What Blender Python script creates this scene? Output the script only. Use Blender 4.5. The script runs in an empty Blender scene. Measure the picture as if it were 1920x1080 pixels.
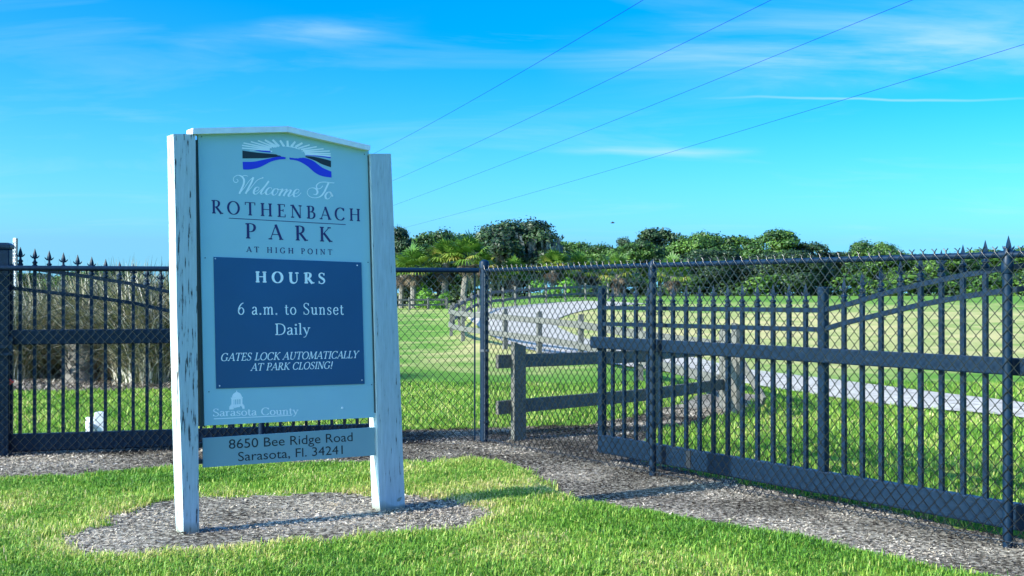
import bpy, math, random
import numpy as np
from mathutils import Vector, Matrix

random.seed(7)
RNG = np.random.default_rng(11)
scene = bpy.context.scene
COL = scene.collection

# ------------------------------------------------------------------ camera
F, HZ, CH = 2100.0, 549.0, 1.6          # focal length in photo pixels, horizon row, eye height
cam_d = bpy.data.cameras.new('camera')
cam = bpy.data.objects.new('camera', cam_d)
COL.objects.link(cam)
cam_d.sensor_width = 36.0
cam_d.lens = F / 1920 * 36.0
cam_d.clip_start = 0.1
cam_d.clip_end = 6000
cam.location = (0, 0, CH)
cam.rotation_euler = (math.radians(90) + math.atan((HZ - 540) / F), 0, 0)
scene.camera = cam

# ------------------------------------------------------------------ world, sun, exposure
SUN_AZ, SUN_EL = math.radians(29.0), math.radians(29.0)   # direction the light travels, from +x
to_sun = Vector((-math.cos(SUN_AZ) * math.cos(SUN_EL), -math.sin(SUN_AZ) * math.cos(SUN_EL), math.sin(SUN_EL)))
world = bpy.data.worlds.new('World')
scene.world = world
world.use_nodes = True
scene.view_settings.view_transform = 'Standard'
scene.view_settings.look = 'None'
scene.view_settings.exposure = 1.15
scene.view_settings.gamma = 1.0


def build_world():
    nt = world.node_tree
    nt.nodes.clear()
    N, L = nt.nodes.new, nt.links.new
    out = N('ShaderNodeOutputWorld')
    bg = N('ShaderNodeBackground')
    bg.inputs['Strength'].default_value = 0.115
    sky = N('ShaderNodeTexSky')
    sky.sky_type = 'NISHITA'
    sky.sun_disc = False
    sky.sun_elevation = SUN_EL
    sky.sun_rotation = math.atan2(to_sun.x, to_sun.y)
    sky.air_density = 0.7
    sky.dust_density = 2.8
    sky.ozone_density = 2.0
    # the lowest few degrees keep the clear tone just above them (no brown murk under the horizon)
    tc0 = N('ShaderNodeTexCoord'); s0 = N('ShaderNodeSeparateXYZ'); L(tc0.outputs['Generated'], s0.inputs[0])
    mx0 = N('ShaderNodeMath'); mx0.operation = 'MAXIMUM'; mx0.inputs[1].default_value = 0.045; L(s0.outputs[2], mx0.inputs[0])
    c0 = N('ShaderNodeCombineXYZ'); L(s0.outputs[0], c0.inputs[0]); L(s0.outputs[1], c0.inputs[1]); L(mx0.outputs[0], c0.inputs[2])
    L(c0.outputs[0], sky.inputs['Vector'])
    hs = N('ShaderNodeHueSaturation')
    hs.inputs['Saturation'].default_value = 1.65
    hs.inputs['Value'].default_value = 1.0
    L(sky.outputs[0], hs.inputs['Color'])
    tint = N('ShaderNodeMix')
    tint.data_type = 'RGBA'
    tint.blend_type = 'MULTIPLY'
    tint.inputs[0].default_value = 1.0
    tint.inputs[7].default_value = (0.70, 1.42, 1.92, 1)
    L(hs.outputs[0], tint.inputs[6])
    # thin cirrus, laid out by direction on a high flat layer
    geo = N('ShaderNodeTexCoord')
    sep = N('ShaderNodeSeparateXYZ')
    L(geo.outputs['Generated'], sep.inputs[0])

    def math_node(op, a, b=None, c=None):
        m = N('ShaderNodeMath')
        m.operation = op
        for i, v in enumerate((a, b, c)):
            if v is None:
                continue
            if isinstance(v, (int, float)):
                m.inputs[i].default_value = v
            else:
                L(v, m.inputs[i])
        return m.outputs[0]
    zz = math_node('MAXIMUM', sep.outputs[2], 0.0)
    h = math_node('ADD', zz, 0.10)
    u = math_node('DIVIDE', sep.outputs[0], h)
    v = math_node('DIVIDE', sep.outputs[1], h)
    comb = N('ShaderNodeCombineXYZ')
    L(u, comb.inputs[0]); L(v, comb.inputs[1])
    mp = N('ShaderNodeMapping')
    mp.inputs['Scale'].default_value = (0.75, 1.5, 1)
    mp.inputs['Location'].default_value = (3.1, 1.9, 0)
    mp.inputs['Rotation'].default_value = (0, 0, math.radians(-8))
    L(comb.outputs[0], mp.inputs[0])
    n1 = N('ShaderNodeTexNoise')
    n1.inputs['Scale'].default_value = 0.9
    n1.inputs['Detail'].default_value = 9
    n1.inputs['Roughness'].default_value = 0.6
    n1.inputs['Distortion'].default_value = 0.9
    L(mp.outputs[0], n1.inputs['Vector'])
    r1 = N('ShaderNodeMapRange')
    r1.inputs[1].default_value = 0.50
    r1.inputs[2].default_value = 0.85
    r1.inputs[3].default_value = 0.0
    r1.inputs[4].default_value = 0.27
    L(n1.outputs[0], r1.inputs[0])
    # a vapour trail: a thin high line across part of the sky
    az = math_node('DIVIDE', sep.outputs[0], math_node('MAXIMUM', sep.outputs[1], 0.05))
    el = math_node('DIVIDE', sep.outputs[2], math_node('MAXIMUM', sep.outputs[1], 0.05))

    def trail(a0, a1, e0, e1, width, amp):
        f_ = math_node('DIVIDE', math_node('SUBTRACT', az, a0), a1 - a0)
        line = math_node('MULTIPLY_ADD', f_, e1 - e0, e0)
        nn = N('ShaderNodeTexNoise')
        nn.inputs['Scale'].default_value = 9
        nn.inputs['Detail'].default_value = 3
        L(geo.outputs['Generated'], nn.inputs['Vector'])
        wob = math_node('MULTIPLY', math_node('SUBTRACT', nn.outputs[0], 0.5), 0.012)
        d = math_node('ABSOLUTE', math_node('SUBTRACT', math_node('ADD', el, wob), line))
        g = math_node('SUBTRACT', 1.0, math_node('DIVIDE', d, width))
        g = math_node('MAXIMUM', g, 0.0)
        e_ = math_node('MULTIPLY', math_node('MULTIPLY', f_, math_node('SUBTRACT', 1.0, f_)), 4.0)
        e_ = math_node('MAXIMUM', e_, 0.0)
        return math_node('MULTIPLY', math_node('MULTIPLY', g, math_node('POWER', e_, 1.3)), amp)
    r2 = N('ShaderNodeMapRange')
    r2.inputs[1].default_value = .38
    r2.inputs[2].default_value = .62
    r2.inputs[3].default_value = .05
    L(n1.outputs[0], r2.inputs[0])
    t1 = trail(0.16, 0.49, 0.1745, 0.172, 0.0016, 0.42)
    t2 = trail(0.03, 0.23, 0.128, 0.126, 0.0050, 0.42)
    t3 = math_node('MULTIPLY', trail(-0.31, -0.07, 0.220, 0.244, 0.017, 0.36), r2.outputs[0])
    t4 = math_node('MULTIPLY', trail(0.02, 0.62, 0.200, 0.236, 0.045, 0.5), r2.outputs[0])
    cl = math_node('MINIMUM', math_node('ADD', math_node('ADD', math_node('ADD', r1.outputs[0], t1), t2), math_node('ADD', t3, t4)), 0.9)
    up = math_node('MULTIPLY', math_node('MINIMUM', math_node('MULTIPLY', zz, 14.0), 1.0), cl)
    mix = N('ShaderNodeMix')
    mix.data_type = 'RGBA'
    L(up, mix.inputs[0])
    L(tint.outputs[2], mix.inputs[6])
    mix.inputs[7].default_value = (2.6, 3.7, 4.2, 1)
    L(mix.outputs[2], bg.inputs['Color'])
    L(bg.outputs[0], out.inputs['Surface'])


build_world()
sun_d = bpy.data.lights.new('sun', 'SUN')
sun_d.energy = 4.6
sun_d.angle = math.radians(0.5)
sun_d.color = (1.0, 0.94, 0.84)
sun = bpy.data.objects.new('sun', sun_d)
COL.objects.link(sun)
sun.rotation_euler = (-to_sun).to_track_quat('-Z', 'Y').to_euler()
sun.location = to_sun * 60

# ------------------------------------------------------------------ helpers


def ray(x, y):
    return np.array([(x - 960) / F, 1.0, (HZ - y) / F])


def at_depth(x, y, d):
    return np.array([0, 0, CH]) + ray(x, y) * d


def at_plane(x, y, P, n):
    """point of the photo pixel (x, y) on the vertical plane through P with normal n (2-D)"""
    r = ray(x, y)
    t = (n[0] * P[0] + n[1] * P[1]) / (n[0] * r[0] + n[1] * r[1])
    return np.array([0, 0, CH]) + r * t


def at_z(x, y, z=0.0):
    r = ray(x, y)
    return np.array([0, 0, CH]) + r * ((z - CH) / r[2])


A_Y = np.array([0, 24, 34, 39, 52, 66, 75, 110, 3000.0])
A_Z = np.array([0, 0, .13, .24, .60, .94, 1.15, 1.32, 1.35])


def terrain(x, y):
    """height of the natural ground: flat in front, a low rise beyond the path"""
    x = np.asarray(x, float); y = np.asarray(y, float)
    a = np.interp(y, A_Y, A_Z)
    q = np.clip((x / np.maximum(y, 1.0) + 0.062) / 0.045, 0, 1)
    b = 0.3 + 0.7 * q * q * (3 - 2 * q)
    return a * b


def at_ground(x, y):
    r = ray(x, y)
    lo, hi = 4.0, 400.0
    ts = np.concatenate([np.linspace(4, 40, 2000), np.linspace(40, 160, 3000)])
    zz = CH + r[2] * ts
    g = terrain(r[0] * ts, ts)
    k = np.argmax(zz <= g) if np.any(zz <= g) else len(ts) - 1
    t = ts[k]
    return np.array([r[0] * t, t, float(terrain(r[0] * t, t))])


def norm(v):
    v = np.asarray(v, float)
    return v / np.linalg.norm(v)


class MB:
    """collects shapes; build() links them as ONE mesh object"""

    def __init__(s):
        s.v = []; s.f = []; s.m = []

    def quadstrip(s, A, B):
        k = len(s.v); n = len(A)
        s.v += [tuple(p) for p in A] + [tuple(p) for p in B]
        for i in range(n - 1):
            s.f.append((k + i, k + i + 1, k + n + i + 1, k + n + i))

    def poly(s, pts):
        k = len(s.v)
        s.v += [tuple(p) for p in pts]
        s.f.append(tuple(range(k, k + len(pts))))

    def prism(s, pts, ext):
        """polygon pts extruded by vector ext"""
        k = len(s.v); n = len(pts); e = np.asarray(ext, float)
        s.v += [tuple(p) for p in pts] + [tuple(np.asarray(p, float) + e) for p in pts]
        s.f.append(tuple(range(k, k + n)))
        s.f.append(tuple(range(k + 2 * n - 1, k + n - 1, -1)))
        for i in range(n):
            j = (i + 1) % n
            s.f.append((k + i, k + n + i, k + n + j, k + j))

    def loft(s, rings):
        k = len(s.v); n = len(rings[0])
        for r in rings:
            s.v += [tuple(p) for p in r]
        for a in range(len(rings) - 1):
            for i in range(n):
                j = (i + 1) % n
                s.f.append((k + a * n + i, k + a * n + j, k + (a + 1) * n + j, k + (a + 1) * n + i))
        s.f.append(tuple(k + i for i in range(n - 1, -1, -1)))
        t = k + (len(rings) - 1) * n
        s.f.append(tuple(t + i for i in range(n)))

    def box(s, x0, x1, y0, y1, z0, z1, bev=0.0):
        if bev <= 0:
            s.prism([(x0, y0, z0), (x1, y0, z0), (x1, y1, z0), (x0, y1, z0)], (0, 0, z1 - z0))
            return
        b = bev

        def ring(ix, z):
            return [(x0 + ix + b, y0 + ix, z), (x1 - ix - b, y0 + ix, z), (x1 - ix, y0 + ix + b, z), (x1 - ix, y1 - ix - b, z),
                    (x1 - ix - b, y1 - ix, z), (x0 + ix + b, y1 - ix, z), (x0 + ix, y1 - ix - b, z), (x0 + ix, y0 + ix + b, z)]
        s.loft([ring(b * .7, z0), ring(0, z0 + b), ring(0, z1 - b), ring(b * .7, z1)])

    def beam(s, p, q, w, h, bev=0.0, up=(0, 0, 1)):
        p = np.asarray(p, float); q = np.asarray(q, float)
        d = norm(q - p); side = norm(np.cross(d, up)); u = np.cross(side, d)
        b = bev
        if b > 0:
            c = [(-w / 2 + b, -h / 2), (w / 2 - b, -h / 2), (w / 2, -h / 2 + b), (w / 2, h / 2 - b), (w / 2 - b, h / 2), (-w / 2 + b, h / 2), (-w / 2, h / 2 - b), (-w / 2, -h / 2 + b)]
        else:
            c = [(-w / 2, -h / 2), (w / 2, -h / 2), (w / 2, h / 2), (-w / 2, h / 2)]
        s.loft([[o + side * a + u * e for a, e in c] for o in (p, q)])

    def tube(s, pts, r, n=10):
        pts = [np.asarray(p, float) for p in pts]
        rs = r if isinstance(r, (list, tuple, np.ndarray)) else [r] * len(pts)
        rings = []
        for i, p in enumerate(pts):
            d = norm(pts[min(i + 1, len(pts) - 1)] - pts[max(i - 1, 0)])
            ref = np.array([0, 0, 1.0]) if abs(d[2]) < 0.9 else np.array([1.0, 0, 0])
            a = norm(np.cross(d, ref)); b = np.cross(d, a)
            rings.append([p + rs[i] * (math.cos(t) * a + math.sin(t) * b) for t in np.linspace(0, 2 * math.pi, n, endpoint=False)])
        s.loft(rings)

    def lathe(s, prof, n=14, c=(0, 0, 0)):
        s.loft([[(c[0] + r * math.cos(t), c[1] + r * math.sin(t), c[2] + z) for t in np.linspace(0, 2 * math.pi, n, endpoint=False)] for r, z in prof])

    def build(s, name, mat, parent=None, smooth=False, origin=None):
        me = bpy.data.meshes.new(name)
        v = np.asarray(s.v, float).reshape(-1, 3)
        if origin is not None:
            v = v - np.asarray(origin, float)
        me.from_pydata([tuple(p) for p in v], [], s.f)
        me.update()
        if smooth:
            me.polygons.foreach_set('use_smooth', [True] * len(me.polygons))
            try:
                me.set_sharp_from_angle(angle=math.radians(38))
            except Exception:
                pass
        o = bpy.data.objects.new(name, me)
        COL.objects.link(o)
        if mat:
            me.materials.append(mat)
        if parent:
            o.parent = parent
        return o


def np_mesh(name, verts, quads=None, tris=None, attr=None, mat=None, parent=None, smooth=False):
    me = bpy.data.meshes.new(name)
    verts = np.asarray(verts, np.float32)
    nq = 0 if quads is None else len(quads)
    nt = 0 if tris is None else len(tris)
    me.vertices.add(len(verts))
    me.vertices.foreach_set('co', verts.ravel())
    loops = []
    if nq:
        loops.append(np.asarray(quads, np.int32).ravel())
    if nt:
        loops.append(np.asarray(tris, np.int32).ravel())
    loops = np.concatenate(loops)
    me.loops.add(len(loops))
    me.loops.foreach_set('vertex_index', loops)
    tot = np.concatenate([np.full(nq, 4, np.int32), np.full(nt, 3, np.int32)])
    st = np.concatenate([[0], np.cumsum(tot)[:-1]]).astype(np.int32)
    me.polygons.add(nq + nt)
    me.polygons.foreach_set('loop_start', st)
    me.polygons.foreach_set('loop_total', tot)
    if smooth:
        me.polygons.foreach_set('use_smooth', np.ones(nq + nt, bool))
    me.update(calc_edges=True)
    for k, val in (attr or {}).items():
        a = me.attributes.new(k, 'FLOAT', 'POINT')
        a.data.foreach_set('value', np.asarray(val, np.float32))
    o = bpy.data.objects.new(name, me)
    COL.objects.link(o)
    if mat:
        me.materials.append(mat)
    if parent:
        o.parent = parent
    return o


def tag(o, label=None, cat=None, group=None, kind=None):
    if label: o['label'] = label
    if cat: o['category'] = cat
    if group: o['group'] = group
    if kind: o['kind'] = kind
    return o


def empty(name, loc, rz=0.0):
    o = bpy.data.objects.new(name, None)
    COL.objects.link(o)
    o.empty_display_size = 0.2
    o.location = loc
    o.rotation_euler = (0, 0, rz)
    return o


def copy_tree(o, parent=None):
    c = o.copy()
    COL.objects.link(c)
    if parent:
        c.parent = parent
    for ch in list(o.children):
        copy_tree(ch, c)
    return c


def inside(px, py, poly):
    """vectorised point in polygon"""
    px = np.asarray(px); py = np.asarray(py)
    r = np.zeros(px.shape, bool)
    n = len(poly)
    for i in range(n):
        x0, y0 = poly[i][:2]; x1, y1 = poly[(i + 1) % n][:2]
        if y0 == y1:
            continue
        c = ((y0 > py) != (y1 > py)) & (px < (x1 - x0) * (py - y0) / (y1 - y0) + x0)
        r ^= c
    return r


def edge_dist(px, py, poly):
    d = np.full(np.shape(px), 1e9)
    n = len(poly)
    for i in range(n):
        a = np.array(poly[i][:2]); b = np.array(poly[(i + 1) % n][:2])
        ab = b - a; L2 = ab @ ab + 1e-12
        t = np.clip(((px - a[0]) * ab[0] + (py - a[1]) * ab[1]) / L2, 0, 1)
        d = np.minimum(d, np.hypot(px - a[0] - t * ab[0], py - a[1] - t * ab[1]))
    return d


def vnoise(x, y, seed=0):
    """smooth 2-D value noise in 0..1"""
    x = np.asarray(x, float); y = np.asarray(y, float)
    xi = np.floor(x).astype(np.int64); yi = np.floor(y).astype(np.int64)
    xf = x - xi; yf = y - yi
    sx = xf * xf * (3 - 2 * xf); sy = yf * yf * (3 - 2 * yf)

    def hsh(a, b):
        n = (a * 374761393 + b * 668265263 + seed * 974711) & 0x7fffffff
        n = ((n ^ (n >> 13)) * 1274126177) & 0x7fffffff
        return ((n ^ (n >> 16)) & 0xffff) / 65535.0
    return (hsh(xi, yi) * (1 - sx) + hsh(xi + 1, yi) * sx) * (1 - sy) + (hsh(xi, yi + 1) * (1 - sx) + hsh(xi + 1, yi + 1) * sx) * sy


def fbm(x, y, seed=0, o=3):
    s = 0; a = .5; t = 0
    for k in range(o):
        s = s + a * vnoise(x * 2 ** k, y * 2 ** k, seed + k); t += a; a *= .5
    return s / t


# ------------------------------------------------------------------ materials
def new_mat(name):
    m = bpy.data.materials.new(name)
    m.use_nodes = True
    nt = m.node_tree
    return m, nt, nt.nodes['Principled BSDF']


def simple(name, col, rough=0.5, metal=0.0, var=0.12, scale=12.0, bump=0.0, spec=0.5):
    m, nt, p = new_mat(name)
    N, L = nt.nodes.new, nt.links.new
    tc = N('ShaderNodeTexCoord')
    n = N('ShaderNodeTexNoise')
    n.inputs['Scale'].default_value = scale
    n.inputs['Detail'].default_value = 5
    L(tc.outputs['Object'], n.inputs['Vector'])
    r = N('ShaderNodeValToRGB')
    r.color_ramp.elements[0].position = .3
    r.color_ramp.elements[1].position = .7
    r.color_ramp.elements[0].color = tuple(c * (1 - var) for c in col) + (1,)
    r.color_ramp.elements[1].color = tuple(min(1, c * (1 + var)) for c in col) + (1,)
    L(n.outputs[0], r.inputs[0])
    L(r.outputs[0], p.inputs['Base Color'])
    p.inputs['Roughness'].default_value = rough
    p.inputs['Metallic'].default_value = metal
    p.inputs['Specular IOR Level'].default_value = spec
    if bump > 0:
        b = N('ShaderNodeBump')
        b.inputs['Strength'].default_value = bump
        b.inputs['Distance'].default_value = .01
        L(n.outputs[0], b.inputs['Height'])
        L(b.outputs[0], p.inputs['Normal'])
    return m


def attr_ramp(name, stops, attr='rnd', rough=0.6, transl=0.0, noise=0.0, nscale=1.0, spec=0.3):
    """colour picked by a per-piece value, shifted by slow noise over the place"""
    m, nt, p = new_mat(name)
    N, L = nt.nodes.new, nt.links.new
    a = N('ShaderNodeAttribute')
    a.attribute_name = attr
    val = a.outputs['Fac']
    if noise > 0:
        tc = N('ShaderNodeTexCoord')
        n = N('ShaderNodeTexNoise')
        n.inputs['Scale'].default_value = nscale
        n.inputs['Detail'].default_value = 4
        L(tc.outputs['Object'], n.inputs['Vector'])
        ma = N('ShaderNodeMath'); ma.operation = 'SUBTRACT'; ma.inputs[1].default_value = .5
        L(n.outputs[0], ma.inputs[0])
        mb = N('ShaderNodeMath'); mb.operation = 'MULTIPLY_ADD'; mb.inputs[1].default_value = noise
        L(ma.outputs[0], mb.inputs[0]); L(val, mb.inputs[2])
        val = mb.outputs[0]
    r = N('ShaderNodeValToRGB')
    els = r.color_ramp.elements
    els[0].position, els[0].color = stops[0][0], tuple(stops[0][1]) + (1,)
    els[1].position, els[1].color = stops[-1][0], tuple(stops[-1][1]) + (1,)
    for pos, c in stops[1:-1]:
        e = els.new(pos); e.color = tuple(c) + (1,)
    L(val, r.inputs[0])
    L(r.outputs[0], p.inputs['Base Color'])
    p.inputs['Roughness'].default_value = rough
    p.inputs['Specular IOR Level'].default_value = spec
    if transl > 0:
        t = N('ShaderNodeBsdfTranslucent')
        L(r.outputs[0], t.inputs['Color'])
        mx = N('ShaderNodeMixShader')
        mx.inputs[0].default_value = transl
        L(p.outputs[0], mx.inputs[1]); L(t.outputs[0], mx.inputs[2])
        L(mx.outputs[0], nt.nodes['Material Output'].inputs['Surface'])
    return m


def scuffed(*a):
    """painted steel with dusty rubs and a few pale scuffs"""
    m = simple(*a)
    nt = m.node_tree; p = nt.nodes['Principled BSDF']
    N, L = nt.nodes.new, nt.links.new
    src = p.inputs['Base Color'].links[0].from_socket
    tc = N('ShaderNodeTexCoord'); mp = N('ShaderNodeMapping'); mp.inputs['Scale'].default_value = (3, 3, 16)
    L(tc.outputs['Object'], mp.inputs[0])
    n = N('ShaderNodeTexNoise'); n.inputs['Scale'].default_value = 2.6; n.inputs['Detail'].default_value = 7; n.inputs['Roughness'].default_value = .65
    L(mp.outputs[0], n.inputs['Vector'])
    r = N('ShaderNodeMapRange'); r.inputs[1].default_value = .60; r.inputs[2].default_value = .80; r.inputs[4].default_value = .65
    L(n.outputs[0], r.inputs[0])
    x = N('ShaderNodeMix'); x.data_type = 'RGBA'
    L(r.outputs[0], x.inputs[0]); L(src, x.inputs[6]); x.inputs[7].default_value = (.045, .065, .085, 1)
    L(x.outputs[2], p.inputs['Base Color'])
    return m


def mat_lawn(name, base, dry, dark, s1=1.2, rough=0.9, bump=0.5):
    """soil and short grass seen between the blades / far turf, greener and drier patches by attribute 'dry'"""
    m, nt, p = new_mat(name)
    N, L = nt.nodes.new, nt.links.new
    tc = N('ShaderNodeTexCoord')
    a = N('ShaderNodeAttribute'); a.attribute_name = 'dry'
    n1 = N('ShaderNodeTexNoise'); n1.inputs['Scale'].default_value = s1; n1.inputs['Detail'].default_value = 8; n1.inputs['Roughness'].default_value = .7
    n2 = N('ShaderNodeTexNoise'); n2.inputs['Scale'].default_value = s1 * 14; n2.inputs['Detail'].default_value = 6; n2.inputs['Roughness'].default_value = .75
    L(tc.outputs['Object'], n1.inputs['Vector']); L(tc.outputs['Object'], n2.inputs['Vector'])
    s = N('ShaderNodeMath'); s.operation = 'SUBTRACT'; s.inputs[1].default_value = .5; L(n1.outputs[0], s.inputs[0])
    s2 = N('ShaderNodeMath'); s2.operation = 'MULTIPLY_ADD'; s2.inputs[1].default_value = 1.5; L(s.outputs[0], s2.inputs[0]); L(a.outputs['Fac'], s2.inputs[2])
    s3 = N('ShaderNodeMath'); s3.operation = 'SUBTRACT'; s3.inputs[1].default_value = .5; L(n2.outputs[0], s3.inputs[0])
    s4 = N('ShaderNodeMath'); s4.operation = 'MULTIPLY_ADD'; s4.inputs[1].default_value = .9; s4.use_clamp = True; L(s3.outputs[0], s4.inputs[0]); L(s2.outputs[0], s4.inputs[2])
    r = N('ShaderNodeValToRGB')
    e = r.color_ramp.elements
    e[0].position, e[0].color = .0, tuple(dark) + (1,)
    e[1].position, e[1].color = .95, tuple(dry) + (1,)
    k = e.new(.4); k.color = tuple(base) + (1,)
    L(s4.outputs[0], r.inputs[0])
    L(r.outputs[0], p.inputs['Base Color'])
    p.inputs['Roughness'].default_value = rough
    p.inputs['Specular IOR Level'].default_value = .15
    b = N('ShaderNodeBump'); b.inputs['Strength'].default_value = bump; b.inputs['Distance'].default_value = .05
    L(n2.outputs[0], b.inputs['Height']); L(b.outputs[0], p.inputs['Normal'])
    return m


def mat_wood_paint():
    """white painted timber with the paint flaked off along the grain, raw dark wood in the cracks"""
    m, nt, p = new_mat('flaking_white_paint')
    N, L = nt.nodes.new, nt.links.new
    tc = N('ShaderNodeTexCoord')
    mp = N('ShaderNodeMapping'); mp.inputs['Scale'].default_value = (44, 44, 4.2)
    L(tc.outputs['Object'], mp.inputs[0])
    n = N('ShaderNodeTexNoise'); n.inputs['Scale'].default_value = 1.6; n.inputs['Detail'].default_value = 6; n.inputs['Roughness'].default_value = .62
    L(mp.outputs[0], n.inputs['Vector'])
    big = N('ShaderNodeTexNoise'); big.inputs['Scale'].default_value = 3.2; big.inputs['Detail'].default_value = 3
    L(tc.outputs['Object'], big.inputs['Vector'])
    a = N('ShaderNodeAttribute'); a.attribute_name = 'wear'
    ad = N('ShaderNodeMath'); ad.operation = 'MULTIPLY_ADD'; ad.inputs[1].default_value = .30
    L(big.outputs[0], ad.inputs[0]); L(n.outputs[0], ad.inputs[2])
    ad2 = N('ShaderNodeMath'); ad2.operation = 'MULTIPLY_ADD'; ad2.inputs[1].default_value = .16
    L(a.outputs['Fac'], ad2.inputs[0]); L(ad.outputs[0], ad2.inputs[2])
    r = N('ShaderNodeValToRGB')
    r.color_ramp.interpolation = 'LINEAR'
    e = r.color_ramp.elements
    e[0].position, e[0].color = .850, (.46, .54, .57, 1)
    e[1].position, e[1].color = .895, (.05, .045, .05, 1)
    L(ad2.outputs[0], r.inputs[0])
    st = N('ShaderNodeMix'); st.data_type = 'RGBA'; st.blend_type = 'MULTIPLY'
    rr = N('ShaderNodeMapRange'); rr.inputs[1].default_value = .3; rr.inputs[2].default_value = .7; rr.inputs[3].default_value = 0; rr.inputs[4].default_value = .7
    L(n.outputs[0], rr.inputs[0]); L(rr.outputs[0], st.inputs[0])
    L(r.outputs[0], st.inputs[6]); st.inputs[7].default_value = (.62, .64, .62, 1)
    sz = N('ShaderNodeSeparateXYZ'); L(tc.outputs['Object'], sz.inputs[0])
    dz = N('ShaderNodeMath'); dz.operation = 'MULTIPLY_ADD'; dz.inputs[1].default_value = .34; L(big.outputs[0], dz.inputs[0]); dz.inputs[2].default_value = -.10
    dm = N('ShaderNodeMapRange'); L(sz.outputs[2], dm.inputs[0]); dm.inputs[1].default_value = 0; L(dz.outputs[0], dm.inputs[2]); dm.inputs[3].default_value = .75; dm.inputs[4].default_value = 0
    dd = N('ShaderNodeMix'); dd.data_type = 'RGBA'; L(dm.outputs[0], dd.inputs[0]); L(st.outputs[2], dd.inputs[6]); dd.inputs[7].default_value = (.17, .17, .11, 1)
    L(dd.outputs[2], p.inputs['Base Color'])
    p.inputs['Roughness'].default_value = .62
    b = N('ShaderNodeBump'); b.inputs['Strength'].default_value = .35; b.inputs['Distance'].default_value = .004; b.invert = True
    L(ad2.outputs[0], b.inputs['Height']); L(b.outputs[0], p.inputs['Normal'])
    return m


def mat_old_wood():
    m, nt, p = new_mat('weathered_wood')
    N, L = nt.nodes.new, nt.links.new
    tc = N('ShaderNodeTexCoord')
    mp = N('ShaderNodeMapping'); mp.inputs['Scale'].default_value = (9, 9, 9)
    L(tc.outputs['Object'], mp.inputs[0])
    n = N('ShaderNodeTexNoise'); n.inputs['Scale'].default_value = 2.5; n.inputs['Detail'].default_value = 9; n.inputs['Roughness'].default_value = .7; n.inputs['Distortion'].default_value = 1.2
    L(mp.outputs[0], n.inputs['Vector'])
    r = N('ShaderNodeValToRGB'); e = r.color_ramp.elements
    e[0].position, e[0].color = .3, (.032, .038, .034, 1)
    e[1].position, e[1].color = .72, (.20, .19, .165, 1)
    L(n.outputs[0], r.inputs[0]); L(r.outputs[0], p.inputs['Base Color'])
    p.inputs['Roughness'].default_value = .85
    b = N('ShaderNodeBump'); b.inputs['Strength'].default_value = .5; b.inputs['Distance'].default_value = .01
    L(n.outputs[0], b.inputs['Height']); L(b.outputs[0], p.inputs['Normal'])
    return m


M = dict(
    black=scuffed('black_powder_coat', (.0028, .0140, .034), .42, 0, .25, 30, .1, .22),
    vinyl=simple('black_vinyl_wire', (.004, .005, .007), .27, 0, .2, 40, 0, .7),
    galv=simple('galvanised_steel', (.07, .08, .10), .45, .3, .7, 90),
    paint=mat_wood_paint(),
    panel=simple('pale_sign_paint', (.34, .56, .61), .45, 0, .04, 2.2, 0, .4),
    trim=simple('white_trim', (.74, .78, .80), .5, 0, .06, 20),
    navy=simple('navy_sign_film', (.008, .080, .20), .35, 0, .10, 1.6, 0, .5),
    channel=simple('dark_green_channel', (.035, .05, .055), .5, 0, .2, 8),
    letter_navy=simple('navy_lettering', (.030, .020, .12), .5, 0, .05, 5),
    letter_white=simple('pale_lettering', (.90, .93, .92), .5, 0, .04, 5),
    letter_black=simple('black_lettering', (.012, .016, .022), .5, 0, .05, 5),
    emblem_black=simple('emblem_black', (.014, .022, .03), .5, 0, .05, 5),
    emblem_blue=simple('emblem_blue', (.02, .035, .62), .5, 0, .05, 5),
    wood=mat_old_wood(),
    gravel=simple('pale_gravel', (.37, .345, .295), .95, 0, .42, 8, .8, .1),
    bark=simple('grey_bark', (.13, .115, .10), .9, 0, .35, 6, .5, .1),
    palm_trunk=simple('palm_trunk_bark', (.17, .155, .135), .9, 0, .35, 5, .5, .1),
    red=simple('red_plastic', (.62, .03, .02), .4, 0, .05),
    box=simple('pale_grey_box', (.55, .60, .64), .5, 0, .08, 10),
    wire=simple('dark_cable', (.004, .007, .008), .9, 0, .1, 12, 0, 0.0),
    bird=simple('dark_feathers', (.03, .03, .03), .8, 0, .1),
)
M['blade'] = attr_ramp('grass_blades', [(0, (.045, .15, .012)), (.32, (.145, .32, .032)), (.60, (.30, .44, .065)), (.80, (.54, .53, .14)), (1, (.70, .57, .30))], rough=.5, transl=.4, noise=.75, nscale=.9)
M['chip'] = attr_ramp('mulch_chips', [(0, (.022, .018, .015)), (.3, (.11, .092, .075)), (.6, (.31, .265, .21)), (.92, (.52, .46, .385)), (1, (.40, .33, .25))], rough=.85, spec=.1)
M['mulch'] = attr_ramp('mulch_ground', [(.2, (.05, .044, .034)), (.5, (.20, .178, .14)), (.8, (.40, .36, .29))], attr='dry', rough=.95, noise=2.2, nscale=26, spec=.05)
M['lawn'] = mat_lawn('lawn_ground', (.13, .24, .02), (.40, .34, .10), (.07, .15, .010), 1.4)
M['field'] = mat_lawn('field_ground', (.10, .225, .020), (.46, .385, .165), (.06, .16, .012), .7)
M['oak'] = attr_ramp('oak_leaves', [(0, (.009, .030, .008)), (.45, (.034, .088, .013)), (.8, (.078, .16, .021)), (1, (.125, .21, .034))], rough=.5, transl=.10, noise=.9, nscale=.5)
M['oak_dark'] = attr_ramp('dark_and_shaded_leaves', [(0, (.004, .014, .006)), (.5, (.016, .042, .012)), (1, (.055, .095, .030))], rough=.5, transl=.08, noise=.8, nscale=.5)  # dark crowns; on shrubs the understorey's shade is put into the leaf colour
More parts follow.
